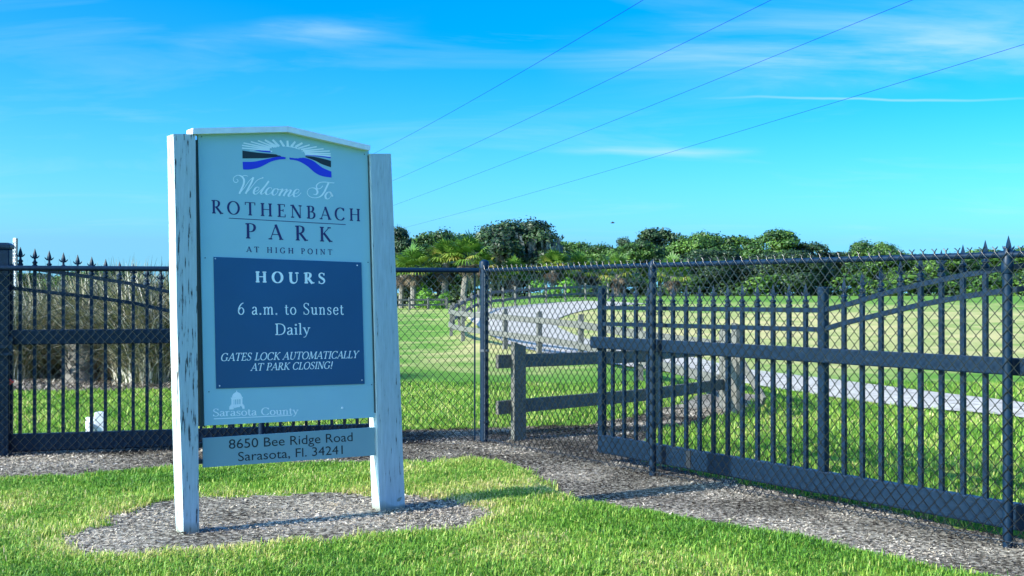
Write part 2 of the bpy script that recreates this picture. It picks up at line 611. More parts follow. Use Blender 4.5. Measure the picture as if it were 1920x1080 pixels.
M['bush'] = attr_ramp('bush_leaves', [(0, (.04, .12, .012)), (.5, (.10, .25, .022)), (1, (.18, .36, .04))], rough=.45, transl=.28, noise=.8, nscale=.6)
M['palm'] = attr_ramp('palm_fronds', [(0, (.022, .065, .012)), (.5, (.075, .17, .024)), (.85, (.19, .28, .04)), (1, (.36, .31, .08))], rough=.4, transl=.2, noise=.3, nscale=.8)
M['dead'] = attr_ramp('dead_fronds', [(0, (.035, .028, .022)), (.6, (.13, .10, .075)), (1, (.34, .25, .15))], rough=.8, transl=.1)
M['moss'] = attr_ramp('hanging_moss', [(0, (.12, .14, .11)), (1, (.36, .37, .31))], rough=.9, transl=.2)
M['cord'] = attr_ramp('tall_grass_leaves', [(0, (.03, .045, .012)), (.34, (.11, .125, .045)), (.62, (.25, .225, .14)), (.85, (.52, .47, .37)), (1, (.85, .78, .66))], rough=.55, transl=.2, noise=.5, nscale=1.5)

# ------------------------------------------------------------------ plan of the ground (from the photo's edges)
gp = lambda pts, z=0.0: [tuple(at_z(x, y, z)[:2]) for x, y in pts]
P1 = np.array([-.298, 12.04]); P3 = np.array([3.126, 7.06]); P0 = np.array([-4.94, 10.87])
DR = (P3 - P1) / np.linalg.norm(P3 - P1); NR = np.array([-DR[1], DR[0]])      # right run: along, away from camera
DL = (P1 - P0) / np.linalg.norm(P1 - P0); NL = np.array([-DL[1], DL[0]])
RZ_R = math.atan2(DR[1], DR[0]); RZ_L = math.atan2(DL[1], DL[0])

LAWN = gp([(-500, 905), (-200, 900), (0, 899), (130, 892), (320, 876), (500, 872), (640, 868), (760, 866), (880, 862), (960, 866), (1005, 882), (1040, 912),
           (1100, 934), (1210, 955), (1320, 975), (1420, 992), (1530, 1008), (1640, 1035), (1750, 1055), (1900, 1085), (2100, 1130)], .06) + [(6.0, 3.0), (-9.5, 3.0)]
RING = gp([(108, 1016), (140, 1000), (215, 972), (290, 950), (370, 934), (480, 930), (600, 926), (700, 928), (790, 934), (860, 942), (915, 956), (930, 972), (900, 990),
           (800, 1000), (700, 1007), (600, 1016), (500, 1026), (400, 1034), (300, 1041), (200, 1046), (130, 1040)], .075)
gl = lambda u, off: tuple(P1 + DR * u + NR * off)
BEDF = [at_z(-700, 835)[:2], at_z(-50, 822)[:2], at_z(320, 815)[:2], at_z(745, 808)[:2], at_z(900, 804)[:2], at_z(1000, 801)[:2], at_z(1115, 796)[:2], at_z(1200, 776)[:2],
        at_z(1290, 752)[:2], at_z(1340, 728)[:2], at_z(1420, 742)[:2], at_z(1410, 762)[:2], at_z(1300, 797)[:2], at_z(1220, 806)[:2],
        gl(2.0, .5), gl(3.2, .34), gl(5.0, .3), gl(8.5, .3), (6.2, 3.0), (-9.5, 3.0), (-9.5, 9.0)]
BEDF = [tuple(map(float, p)) for p in BEDF]
BEDB = gp([(-600, 737), (0, 736), (120, 735), (250, 733), (420, 731), (600, 728), (650, 715), (640, 690), (400, 672), (-600, 672)])


def near_height(x, y):
    x = np.asarray(x, float); y = np.asarray(y, float)
    z = terrain(x, y)
    inl = inside(x, y, LAWN); dl = np.where(inl, edge_dist(x, y, LAWN), 0)
    win = np.clip((9.6 - np.abs(x)) / 1.0, 0, 1) * np.clip((y - 3.05) / 1.0, 0, 1)
    q = np.clip(dl / .22, 0, 1)
    z = z + .085 * q * q * (3 - 2 * q) * win
    inr = inside(x, y, RING); dr = np.where(inr, edge_dist(x, y, RING), 0)
    z = z - .012 * np.clip(dr / .1, 0, 1)
    z = z + .018 * (fbm(x * 1.7, y * 1.7, 5) - .5) * np.clip((19.5 - y) / 2, 0, 1) * np.clip((9.7 - np.abs(x)), 0, 1)
    return z


def is_mulch(x, y):
    jx = x + .15 * (fbm(x * 4.5, y * 4.5, 21) - .5) * 2; jy = y + .15 * (fbm(x * 4.5, y * 4.5, 22) - .5) * 2
    lawn = inside(jx, jy, LAWN)
    ring = inside(jx, jy, RING)
    bed = inside(jx, jy, BEDF) & ~lawn
    return ring | bed


def build_ground():
    s = .06
    xs = np.arange(-10, 10 + s / 2, s); ys = np.arange(3, 20 + s / 2, s)
    xs[-1] = 10; ys = np.append(ys[:-1], 20.0) if abs(ys[-1] - 20) > 1e-6 else ys
    X, Y = np.meshgrid(xs, ys)
    Z = near_height(X, Y)
    nx = len(xs)
    V = np.stack([X, Y, Z], -1).reshape(-1, 3)
    cx = (X[:-1, :-1] + X[1:, 1:]) / 2; cy = (Y[:-1, :-1] + Y[1:, 1:]) / 2
    mul = is_mulch(cx, cy)
    idx = np.arange(len(V)).reshape(X.shape)
    Q = np.stack([idx[:-1, :-1], idx[:-1, 1:], idx[1:, 1:], idx[1:, :-1]], -1)
    for name, mask, mat in (('lawn', ~mul, M['lawn']), ('mulch', mul, M['mulch'])):
        q = Q[mask]
        used = np.unique(q); mp = np.zeros(len(V), int); mp[used] = np.arange(len(used))
        vv = V[used]
        dry = .38 + .35 * (fbm(vv[:, 0] * .8, vv[:, 1] * .8, 31) - .5)
        o = np_mesh(name, vv, mp[q], attr={'dry': dry}, mat=mat, smooth=True)
        tag(o, kind='structure')
    # the wide ground out to the horizon
    def axis(lo, a, b, hi, st):
        mid = np.arange(a, b + st / 2, st)
        l = [a]; d = st
        while l[-1] > lo:
            d *= 1.35; l.append(l[-1] - d)
        r = [b]; d = st
        while r[-1] < hi:
            d *= 1.35; r.append(r[-1] + d)
        return np.array(l[1:][::-1] + list(mid) + r[1:])
    xs = axis(-2500, -40, 70, 2500, 1.0); ys = axis(-300, 0, 130, 3500, 1.0)
    X, Y = np.meshgrid(xs, ys)
    Z = terrain(X, Y)
    cx = (X[:-1, :-1] + X[1:, 1:]) / 2; cy = (Y[:-1, :-1] + Y[1:, 1:]) / 2
    keep = ~((np.abs(cx) < 10) & (cy > 3) & (cy < 20))
    V = np.stack([X, Y, Z], -1).reshape(-1, 3)
    idx = np.arange(len(V)).reshape(X.shape)
    Q = np.stack([idx[:-1, :-1], idx[:-1, 1:], idx[1:, 1:], idx[1:, :-1]], -1)[keep]
    x, y = V[:, 0], V[:, 1]
    # mown bands: straw-dry across the middle of the field, green next to the wood and the path
    dry = np.interp(y, [18, 21, 24, 28, 52, 58, 64, 72, 90, 110], [.25, .36, .66, .80, .76, .55, .64, .34, .36, .38])
    left = np.clip((-.03 - x / np.maximum(y, 1)) / .03, 0, 1)
    dry = dry * (1 - left) + left * np.interp(y, [18, 30, 60, 90], [.34, .42, .48, .62])
    dry = dry + .50 * (fbm(x * .55 + 3, y * .24, 41) - .5) + .25 * (fbm(x * .9, y * .9, 43) - .5)
    o = np_mesh('ground', V, Q, attr={'dry': dry}, mat=M['field'], smooth=True)
    tag(o, kind='structure')
    # bed of mulch under the tall grasses, a sheet just above the ground
    mb = MB()
    pts = [(p[0], p[1], .012) for p in BEDB]
    mb.poly(pts)
    o = mb.build('mulch_bed', M['mulch2'])
    tag(o, kind='structure')


M['mulch2'] = simple('brown_mulch', (.20, .17, .165), .95, 0, .75, 9, .6, .05)
build_ground()

PATH_IN = [(2150, 792), (1990, 768), (1880, 753), (1711, 733), (1555, 713), (1400, 694), (1300, 672), (1200, 655), (1100, 636), (1062, 622), (1042, 611), (1044, 601), (1062, 592), (1100, 582), (1150, 575), (1215, 570)]
PATH_OUT = [(2150, 828), (1990, 800), (1880, 782), (1711, 767), (1555, 747), (1400, 722), (1300, 706), (1200, 692), (1100, 677), (1010, 661), (945, 643), (895, 612), (880, 592), (930, 578), (1020, 569.5), (1100, 565)]


def densify(pts, n):
    P = np.array(pts, float)
    t = np.linspace(0, len(P) - 1, n)
    return np.stack([catmull(P[:, k], t) for k in range(P.shape[1])], -1)


def catmull(v, t):
    v = np.asarray(v, float)
    i = np.clip(np.floor(t).astype(int), 0, len(v) - 2); f = t - i
    p0 = v[np.clip(i - 1, 0, len(v) - 1)]; p1 = v[i]; p2 = v[i + 1]; p3 = v[np.clip(i + 2, 0, len(v) - 1)]
    return .5 * ((2 * p1) + (-p0 + p2) * f + (2 * p0 - 5 * p1 + 4 * p2 - p3) * f * f + (-p0 + 3 * p1 - 3 * p2 + p3) * f ** 3)


def build_path():
    a = np.array([at_ground(*p) for p in PATH_IN]); b = np.array([at_ground(*p) for p in PATH_OUT])
    a = densify(a, 400); b = densify(b, 400)
    for e_, sg in ((a, 1), (b, 2)):
        k = np.arange(400)
        e_[:, 1] += .05 * (fbm(k * .22, k * 0 + sg, 81) - .5) * 2
        e_[:, 0] += .0 * (fbm(k * .55, k * 0 + sg, 83) - .5) * 2
    rows = []
    for w in np.linspace(0, 1, 7):
        r = a * (1 - w) + b * w
        r[:, 2] = terrain(r[:, 0], r[:, 1]) + .03 + .02 * (1 - abs(2 * w - 1))
        rows.append(r)
    V = np.concatenate(rows); n = 400
    Q = [(k * n + i, k * n + i + 1, (k + 1) * n + i + 1, (k + 1) * n + i) for k in range(6) for i in range(n - 1)]
    o = np_mesh('gravel_path', V, Q, mat=M['gravel'], smooth=True)
    tag(o, kind='structure')


build_path()

# ------------------------------------------------------------------ the park sign
SA = math.radians(34.5)
SD = np.array([math.cos(SA), math.sin(SA)]); SN = np.array([-SD[1], SD[0]])   # along the sign; away from the camera
SO = np.array([(371 - 960) / F * 7.15, 7.15])
SBASE = np.array([SO[0], SO[1], .085])


def sp(x, y, off=0.0):
    """photo pixel -> point of the sign's front plane, 'off' metres in front of the panel face"""
    return at_plane(x, y, SO - SN * off, SN)


SD3 = np.array([SD[0], SD[1], 0]); SN3 = np.array([SN[0], SN[1], 0]); UP = np.array([0, 0, 1.0])

sign = empty('park_sign', tuple(SBASE))
tag(sign, 'tall pale park welcome sign on two peeling white timber posts in a mulch ring', 'sign')


def sb(mb, name, mat, parent, smooth=False):
    o = mb.build(name, mat, parent, smooth, origin=SBASE)
    return o


# posts: the hewn corner (a chamfer that widens downwards) is part of the block
def sign_post(rows, back, side, deep):
    rings = []
    for (lx, cx, fx, rx, y) in rows:      # left rear-most edge of the chamfer, chamfer front, right edge in pixels
        FR = sp(rx, y, .035); FL = sp(fx, y, .035)
        zz = FR[2]
        FL = FL + (FR - FL) * 0
        width = np.dot(FR - FL, SD3)
        ch = cx                                                # chamfer depth in metres
        CL = FL - SD3 * ch * side + SN3 * ch * deep
        BL = CL * 1.0 + SN3 * (back - ch * deep)
        BR = FR + SN3 * back
        ring = [FL, FR, BR, BL, CL]
        for p in ring:
            p[2] = zz if y > 300 else p[2]
        rings.append(ring)
    mb = MB()
    mb.loft(rings)
    return mb


def wear_attr(o, val):
    a = o.data.attributes.new('wear', 'FLOAT', 'POINT')
    a.data.foreach_set('value', np.full(len(o.data.vertices), val, np.float32))


def dens_rows(rows, n):
    return [tuple(r) for r in densify(rows, n)]


lp = sign_post(dens_rows([(0, .022, 345, 374, 999), (0, .034, 342, 373, 900), (0, .026, 337, 371.5, 750), (0, .014, 332, 370, 600), (0, .010, 329, 368, 420), (0, .006, 325, 366.2, 251)], 26), .125, .35, 1.0)
o = sb(lp, 'post', M['paint'], sign); wear_attr(o, .75)
o['label'] = 'post with long dark flakes and cracks in its white paint'
rp = sign_post(dens_rows([(0, .050, 725, 760, 957), (0, .045, 720, 756, 860), (0, .036, 714, 750, 700), (0, .022, 707, 744, 560), (0, .010, 700, 737.5, 400), (0, .004, 695, 733, 288)], 26), .125, .95, .10)
o = sb(rp, 'post', M['paint'], sign); wear_attr(o, .30)
o['label'] = 'smoother post with a chamfered edge widening towards its foot'
# main panel, apex at the top
mb = MB()
mb.prism([sp(371, 252), sp(384, 797.8), sp(703, 782.5), sp(691.6, 283.5), sp(540, 246)], SN3 * .03)
panel = sb(mb, 'main_panel', M['panel'], sign)
# right channel holds the panel; left is a dark strip standing for recess shadow
mb = MB()
mb.prism([sp(366.5, 262, -.012), sp(376, 800, -.012), sp(386, 800, -.012), sp(373, 262, -.012)], SN3 * .05)
sb(mb, 'side_channel', M['channel'], sign)
mb = MB()
mb.prism([sp(690.5, 291, .012), sp(703.2, 774, .012), sp(710.3, 774, .012), sp(696.2, 291, .012)], SN3 * .045)
sb(mb, 'side_channel', M['channel'], sign)
# white cap boards along the gable
mb = MB()
mb.prism([sp(361, 251, .05), sp(539.6, 247, .05), sp(539.6, 236, .05), sp(361.5, 240, .05)], SN3 * .12)
sb(mb, 'cap_board', M['trim'], sign)
mb = MB()
mb.prism([sp(540, 247, .05), sp(694, 282, .05), sp(694.5, 272.5, .05), sp(540, 236, .05)], SN3 * .12)
sb(mb, 'cap_board', M['trim'], sign)
# hours board
mb = MB()
mb.prism([sp(400.6, 481.7, .006), sp(405.8, 728.8, .006), sp(683.8, 719.7, .006), sp(677.6, 492, .006)], SN3 * .0055)
hours = sb(mb, 'hours_board', M['navy'], sign)


def disc(mb, x, y, r, off, n=14, dome=.002):
    c = sp(x, y, off)
    mb.loft([[c + rr * (math.cos(t) * SD3 + math.sin(t) * UP) - SN3 * h for t in np.linspace(0, 2 * math.pi, n, endpoint=False)] for rr, h in ((r, 0), (r * .8, dome), (r * .3, dome * 1.3))])


for x, y in ((403.7, 484.9), (670, 497.6), (678.8, 712.6), (412, 723.4)):
    mb = MB(); disc(mb, x, y, .0048, .0062)
    sb(mb, 'screw', M['trim'], hours)
for x, y in ((384.5, 483.5), (690, 492), (392, 734.5), (697, 721), (378, 256), (683, 289)):
    mb = MB(); disc(mb, x, y, .0040, .0004)
    sb(mb, 'screw', M['channel'], panel)
mb = MB(); disc(mb, 642, 764.5, .008, .0004)
sb(mb, 'screw', M['letter_white'], panel)
# address board hung under the panel
mb = MB()
mb.prism([sp(380.8, 821.5), sp(381.2, 876.5), sp(703.5, 853.5), sp(702.5, 801)], SN3 * .012)
addr = sb(mb, 'address_board', simple('address_board_paint', (.22, .36, .385), .45, 0, .05, 3), sign)
mb = MB()
for y0, y1 in ((835, 812), (866, 843)):
    a = sp(372, y0, -.02); b = sp(712, y1, -.02)
    mb.beam(a + SN3 * .012, b + SN3 * .012, .012, .03)
sb(mb, 'bracket_bar', M['channel'], sign)

# --------------------------------------------------------------- lettering: a drawn roman alphabet
def nib(pts, thick, thin, power=1.4):
    pts = np.asarray(pts, float)
    d = np.gradient(pts, axis=0)
    ln = np.hypot(d[:, 0], d[:, 1]) + 1e-9
    s = np.abs(d[:, 1]) / ln
    return thin + (thick - thin) * s ** power


def ell(cx, cy, rx, ry, a0=0, a1=360, n=40, tilt=0):
    t = np.radians(np.linspace(a0, a1, n))
    x = rx * np.cos(t); y = ry * np.sin(t)
    c, s = math.cos(tilt), math.sin(tilt)
    return np.stack([cx + x * c - y * s, cy + x * s + y * c], -1)


def crv(*pts, n=28):
    return densify(pts, n)


def ln(x0, y0, x1, y1, n=2):
    return np.array([(x0 + (x1 - x0) * t, y0 + (y1 - y0) * t) for t in np.linspace(0, 1, n)])


X = .63   # lower-case height
# every glyph: (advance, [(points, width kind), ...], [serifs (x, y, half width)], [ticks (x, y0, y1)])
GL = {
    'A': (.80, [(ln(.08, 0, .42, 1), 't'), (ln(.40, 1, .73, 0), 'T'), (ln(.21, .34, .61, .34), 't')], [(.08, 0, .11), (.72, 0, .13)], []),
    'B': (.70, [(ln(.18, 0, .18, 1), 'T'), (crv((.16, .98), (.34, .98), (.47, .92), (.51, .77), (.45, .60), (.33, .535), (.17, .53)), 'n'), (crv((.30, .535), (.48, .50), (.58, .40), (.58, .20), (.48, .06), (.34, .02), (.16, .02)), 'n')], [(.14, 0, .10), (.14, 1, .10)], []),
    'C': (.80, [(crv((.70, .80), (.58, .95), (.40, .985), (.20, .87), (.09, .62), (.10, .32), (.22, .09), (.42, .015), (.60, .06), (.72, .22), n=40), 'n')], [], [(.70, .74, .98)]),
    'D': (.84, [(ln(.18, 0, .18, 1), 'T'), (crv((.16, .98), (.38, .98), (.60, .90), (.74, .68), (.74, .34), (.60, .10), (.38, .02), (.16, .02), n=40), 'n')], [(.14, 0, .10), (.14, 1, .10)], []),
    'E': (.66, [(ln(.18, 0, .18, 1), 'T'), (ln(.1, .975, .54, .975), 't'), (ln(.18, .52, .44, .52), 't'), (ln(.1, .025, .58, .025), 't')], [(.14, 0, .10), (.14, 1, .10)], [(.54, .80, 1.0), (.44, .42, .62), (.58, 0, .22)]),
    'G': (.88, [(crv((.70, .80), (.58, .95), (.40, .985), (.20, .87), (.09, .62), (.10, .32), (.22, .09), (.42, .015), (.60, .05), (.71, .14), n=40), 'n'), (ln(.71, .10, .71, .44), 'T')], [(.71, .44, .12)], [(.70, .74, .98)]),
    'H': (.90, [(ln(.18, 0, .18, 1), 'T'), (ln(.72, 0, .72, 1), 'T'), (ln(.18, .52, .72, .52), 't')], [(.18, 0, .13), (.18, 1, .13), (.72, 0, .13), (.72, 1, .13)], []),
    'I': (.38, [(ln(.19, 0, .19, 1), 'T')], [(.19, 0, .13), (.19, 1, .13)], []),
    'K': (.80, [(ln(.18, 0, .18, 1), 'T'), (ln(.64, .99, .20, .44), 't'), (ln(.30, .58, .70, 0), 'T')], [(.18, 0, .13), (.18, 1, .13), (.64, 1, .10), (.72, 0, .11)], []),
    'L': (.64, [(ln(.18, 0, .18, 1), 'T'), (ln(.1, .025, .58, .025), 't')], [(.14, 0, .10), (.18, 1, .13)], [(.58, 0, .24)]),
    'M': (1.02, [(ln(.13, 0, .18, 1), 't'), (ln(.18, 1, .50, .06), 'T'), (ln(.50, .06, .84, 1), 't'), (ln(.84, 1, .88, 0), 'T')], [(.13, 0, .10), (.88, 0, .12), (.15, 1, .08), (.87, 1, .08)], []),
    'N': (.86, [(ln(.15, 0, .15, 1), 't'), (ln(.15, 1, .71, .01), 'T'), (ln(.71, 0, .71, 1), 't')], [(.15, 0, .11), (.11, 1, .09), (.71, 1, .11)], []),
    'O': (.90, [(ell(.44, .5, .36, .485, 90, 450, 48), 'n')], [], []),
    'P': (.66, [(ln(.18, 0, .18, 1), 'T'), (crv((.16, .98), (.36, .98), (.52, .90), (.57, .72), (.50, .54), (.36, .46), (.18, .46)), 'n')], [(.18, 0, .13), (.14, 1, .10)], []),
    'R': (.76, [(ln(.18, 0, .18, 1), 'T'), (crv((.16, .98), (.34, .98), (.49, .91), (.53, .75), (.47, .58), (.34, .505), (.18, .50)), 'n'), (ln(.33, .51, .68, 0), 'T')], [(.18, 0, .13), (.14, 1, .10), (.70, 0, .09)], []),
    'S': (.60, [(crv((.49, .80), (.42, .94), (.29, .985), (.15, .92), (.10, .78), (.17, .62), (.32, .51), (.46, .39), (.51, .24), (.44, .08), (.28, .015), (.14, .07), (.08, .22), n=48), 's')], [], [(.49, .76, .98), (.08, .02, .25)]),
    'T': (.76, [(ln(.38, 0, .38, 1), 'T'), (ln(.05, .975, .71, .975), 't')], [(.38, 0, .13)], [(.05, .78, 1.0), (.71, .78, 1.0)]),
    'U': (.86, [(crv((.19, 1), (.19, .72), (.19, .36), (.24, .12), (.42, .015), (.60, .08), (.69, .30), (.69, .66), (.69, 1), n=40), 'u')], [(.19, 1, .13), (.69, 1, .11)], []),
    'Y': (.78, [(ln(.38, 0, .38, .46), 'T'), (ln(.10, 1, .39, .44), 'T'), (ln(.68, 1, .39, .44), 't')], [(.38, 0, .13), (.12, 1, .12), (.68, 1, .11)], []),
    'a': (.52, [(crv((.10, .50), (.16, .60), (.26, .63), (.36, .57), (.38, .44), (.38, .16), (.42, .03), (.50, .05), n=30), 'n'), (crv((.38, .37), (.24, .33), (.11, .25), (.08, .13), (.14, .02), (.24, .02), (.38, .14), n=30), 'n')], [], []),
    'c': (.50, [(crv((.42, .50), (.34, .61), (.24, .62), (.12, .50), (.08, .31), (.13, .11), (.26, .01), (.38, .05), (.44, .15), n=32), 'n')], [], []),
    'e': (.54, [(crv((.10, .35), (.46, .35), n=3), 't'), (crv((.46, .35), (.42, .56), (.28, .63), (.14, .53), (.08, .33), (.13, .11), (.27, .01), (.39, .05), (.47, .16), n=40), 'n')], [], []),
    'i': (.28, [(ln(.14, 0, .14, X), 'T'), (ell(.14, .87, .035, .035, 0, 360, 12), 'T')], [(.14, 0, .11), (.09, X, .07)], []),
    'l': (.28, [(ln(.14, 0, .14, 1.03), 'T')], [(.14, 0, .11), (.09, 1.03, .07)], []),
    'm': (.92, [(ln(.14, 0, .14, X), 'T'), (crv((.14, .44), (.22, .57), (.33, .63), (.42, .57), (.44, .42), (.44, .2), (.44, 0), n=30), 'n'), (crv((.44, .44), (.52, .57), (.63, .63), (.73, .57), (.75, .42), (.75, .2), (.75, 0), n=30), 'n')], [(.14, 0, .10), (.44, 0, .10), (.76, 0, .10), (.09, X, .07)], []),
    'n': (.62, [(ln(.14, 0, .14, X), 'T'), (crv((.14, .44), (.22, .57), (.33, .63), (.43, .57), (.46, .42), (.46, .2), (.46, 0), n=30), 'n')], [(.14, 0, .11), (.46, 0, .11), (.09, X, .07)], []),
    'o': (.58, [(ell(.29, .315, .215, .305, 90, 450, 36), 'n')], [], []),
    'r': (.44, [(ln(.14, 0, .14, X), 'T'), (crv((.14, .42), (.22, .58), (.32, .62), (.39, .58), n=16), 'n')], [(.14, 0, .12), (.09, X, .07)], []),
    's': (.46, [(crv((.37, .50), (.31, .61), (.21, .63), (.12, .57), (.10, .47), (.18, .37), (.31, .28), (.38, .17), (.31, .03), (.19, .01), (.10, .05), (.07, .15), n=40), 's')], [], [(.37, .47, .62), (.07, .02, .17)]),
    't': (.36, [(crv((.15, .82), (.15, .5), (.15, .2), (.19, .04), (.27, .01), (.34, .07), n=24), 'n'), (ln(.02, .605, .32, .605), 't')], [], []),
    'u': (.62, [(crv((.14, X), (.14, .35), (.15, .12), (.25, .015), (.37, .06), (.46, .18), n=26), 'n'), (ln(.46, 0, .46, X), 'T')], [(.09, X, .07), (.41, X, .07), (.51, 0, .07)], []),
    'y': (.56, [(ln(.10, X, .30, .04), 'T'), (crv((.48, X), (.38, .28), (.29, .0), (.20, -.18), (.10, -.25), (.05, -.22), n=20), 't')], [(.10, X, .10), (.48, X, .09)], []),
    '6': (.60, [(crv((.50, .97), (.32, .86), (.16, .62), (.09, .34), (.14, .10), (.29, .01), (.44, .09), (.51, .30), (.45, .50), (.31, .57), (.18, .49), (.10, .32), n=48), 'n')], [], []),
    '.': (.26, [(ell(.12, .055, .03, .03, 0, 360, 12), 'T')], [], []),
    '!': (.34, [(ln(.17, .28, .17, 1), 'T'), (ell(.17, .055, .03, .03, 0, 360, 12), 'T')], [], []),
    ' ': (.38, [], [], []),
}


def glyph_strokes(ch, thick, thin):
    """ribbons (left side, right side) of one glyph"""
    adv, strokes, serifs, ticks = GL[ch]
    out = []

    def rib(pts, w):
        pts = np.asarray(pts, float)
        d = np.gradient(pts, axis=0)
        d /= (np.hypot(d[:, 0], d[:, 1])[:, None] + 1e-9)
        nn = np.stack([-d[:, 1], d[:, 0]], -1)
        w = np.asarray(w)[:, None] / 2
        out.append((pts + nn * w, pts - nn * w))
    for pts, k in strokes:
        n = len(pts)
        if k == 'T': w = np.full(n, thick)
        elif k == 't': w = np.full(n, thin)
        elif k == 'n': w = nib(pts, thick, thin)
        elif k == 's':
            t = np.linspace(-1, 1, n); w = thin + (thick - thin) * np.exp(-(t / .42) ** 2)
        elif k == 'u': w = np.interp(np.linspace(0, 1, n), [0, .4, .6, 1], [thick, thick, thin, thin])
        rib(pts, w)
    for x, y, hw in serifs:
        yy = y + thin * .5 if y < .2 else y - thin * .5
        rib(ln(x - hw, yy, x + hw, yy), np.full(2, thin))
        # bracket
        s = 1 if y < .2 else -1
        rib(ln(x, yy, x, yy + s * thin * 1.1), np.full(2, thick * 1.45))
    for x, y0, y1 in ticks:
        rib(ln(x, y0, x, y1), np.full(2, thin * 1.1))
    return adv, out


LEAN = -.022
STROKE_N = [0]


def text_line(name, text, p0, p1, cap_px, mat, parent, off, thick=.13, thin=.045, shear=0.0, track=0.0):
    """one line of drawn letters between two baseline pixels on the sign plane"""
    a = sp(*p0, off); b = sp(*p1, off)
    mid = ((p0[0] + p1[0]) / 2, (p0[1] + p1[1]) / 2)
    c0 = sp(*mid, off); c1 = sp(mid[0], mid[1] - cap_px, off)
    cap = c1[2] - c0[2]
    adv = []
    for ch in text:
        adv.append(GL[ch][0] + track)
    total = sum(adv) - track - .06
    base = b - a
    L = np.linalg.norm(base)
    kx = L / total
    ux = base / L
    uy = UP + SD3 * LEAN
    mb = MB(); cur = -.05
    for ch, ad in zip(text, adv):
        _, ribs = glyph_strokes(ch, thick, thin)
        for A, B in ribs:
            STROKE_N[0] += 1
            lift = (STROKE_N[0] % 9) * .00012
            f_ = lambda P: [a + ux * ((q[0] + cur) * kx + q[1] * cap * shear) + uy * (q[1] * cap) - SN3 * lift for q in P]
            mb.quadstrip(f_(A), f_(B))
        cur += ad
    o = sb(mb, name, mat, parent)
    return o


def px_ribbon(mb, pts, w, off, n=24, closed=False):
    """a brush line traced in pixels"""
    P = densify(pts, n) if len(pts) > 2 else np.array(pts, float)
    d = np.gradient(P, axis=0); d /= np.hypot(d[:, 0], d[:, 1])[:, None] + 1e-9
    nn = np.stack([-d[:, 1], d[:, 0]], -1)
    if isinstance(w, tuple):
        w = w[0] + (w[1] - w[0]) * np.clip(d[:, 1] * (1 if w[2] > 0 else -1), 0, 1) ** 1.2
    else:
        w = np.full(len(P), float(w))
    STROKE_N[0] += 1
    off = off + (STROKE_N[0] % 9) * .00012
    mb.quadstrip([sp(*q, off) for q in P + nn * w[:, None] / 2], [sp(*q, off) for q in P - nn * w[:, None] / 2])


E0 = .0008
text_line('park_name_lettering', 'ROTHENBACH', (397.3, 400), (676, 415), 24.2, M['letter_navy'], panel, E0, .15, .055, track=.30)
text_line('park_name_lettering', 'PARK', (461, 447), (622, 453.5), 28.0, M['letter_navy'], panel, E0, .15, .05, track=.74)
text_line('subtitle_lettering', 'AT HIGH POINT', (462.6, 472.5), (622.8, 477.8), 10.3, M['letter_navy'], panel, E0, .15, .075, track=.42)
mb = MB(); px_ribbon(mb, [(429, 409), (648, 421)], 1.3, E0)
sb(mb, 'rule_line', M['letter_navy'], panel)
H0_ = .0068
text_line('hours_lettering', 'HOURS', (480, 529.6), (610, 532.2), 20.7, M['letter_white'], hours, H0_, .21, .075, track=.40)
text_line('hours_lettering', '6 a.m. to Sunset', (446.5, 589.8), (644.4, 590), 22, M['letter_white'], hours, H0_, .105, .05, track=.09)
text_line('hours_lettering', 'Daily', (516.5, 628.0), (581.4, 627), 21, M['letter_white'], hours, H0_, .105, .05, track=.05)
text_line('closing_notice_lettering', 'GATES LOCK AUTOMATICALLY', (414, 677), (671, 671.3), 14.2, M['letter_white'], hours, H0_, .125, .065, shear=.24)
text_line('closing_notice_lettering', 'AT PARK CLOSING!', (470.7, 695.3), (623, 691), 13.7, M['letter_white'], hours, H0_, .125, .065, shear=.24)
text_line('county_lettering', 'Sarasota County', (400, 780.6), (559.5, 776.6), 14.0, M['letter_white'], panel, E0, .125, .065)
mb = MB(); px_ribbon(mb, [(401, 785.2), (547.4, 778.6)], 1.5, E0)
sb(mb, 'rule_line', M['letter_white'], panel)


# script line "Welcome To", traced with a pointed pen
def zpx(p):       # coordinates read off an enlargement
    return (440 + p[0] / 8.31, 250 + p[1] / 8.31)


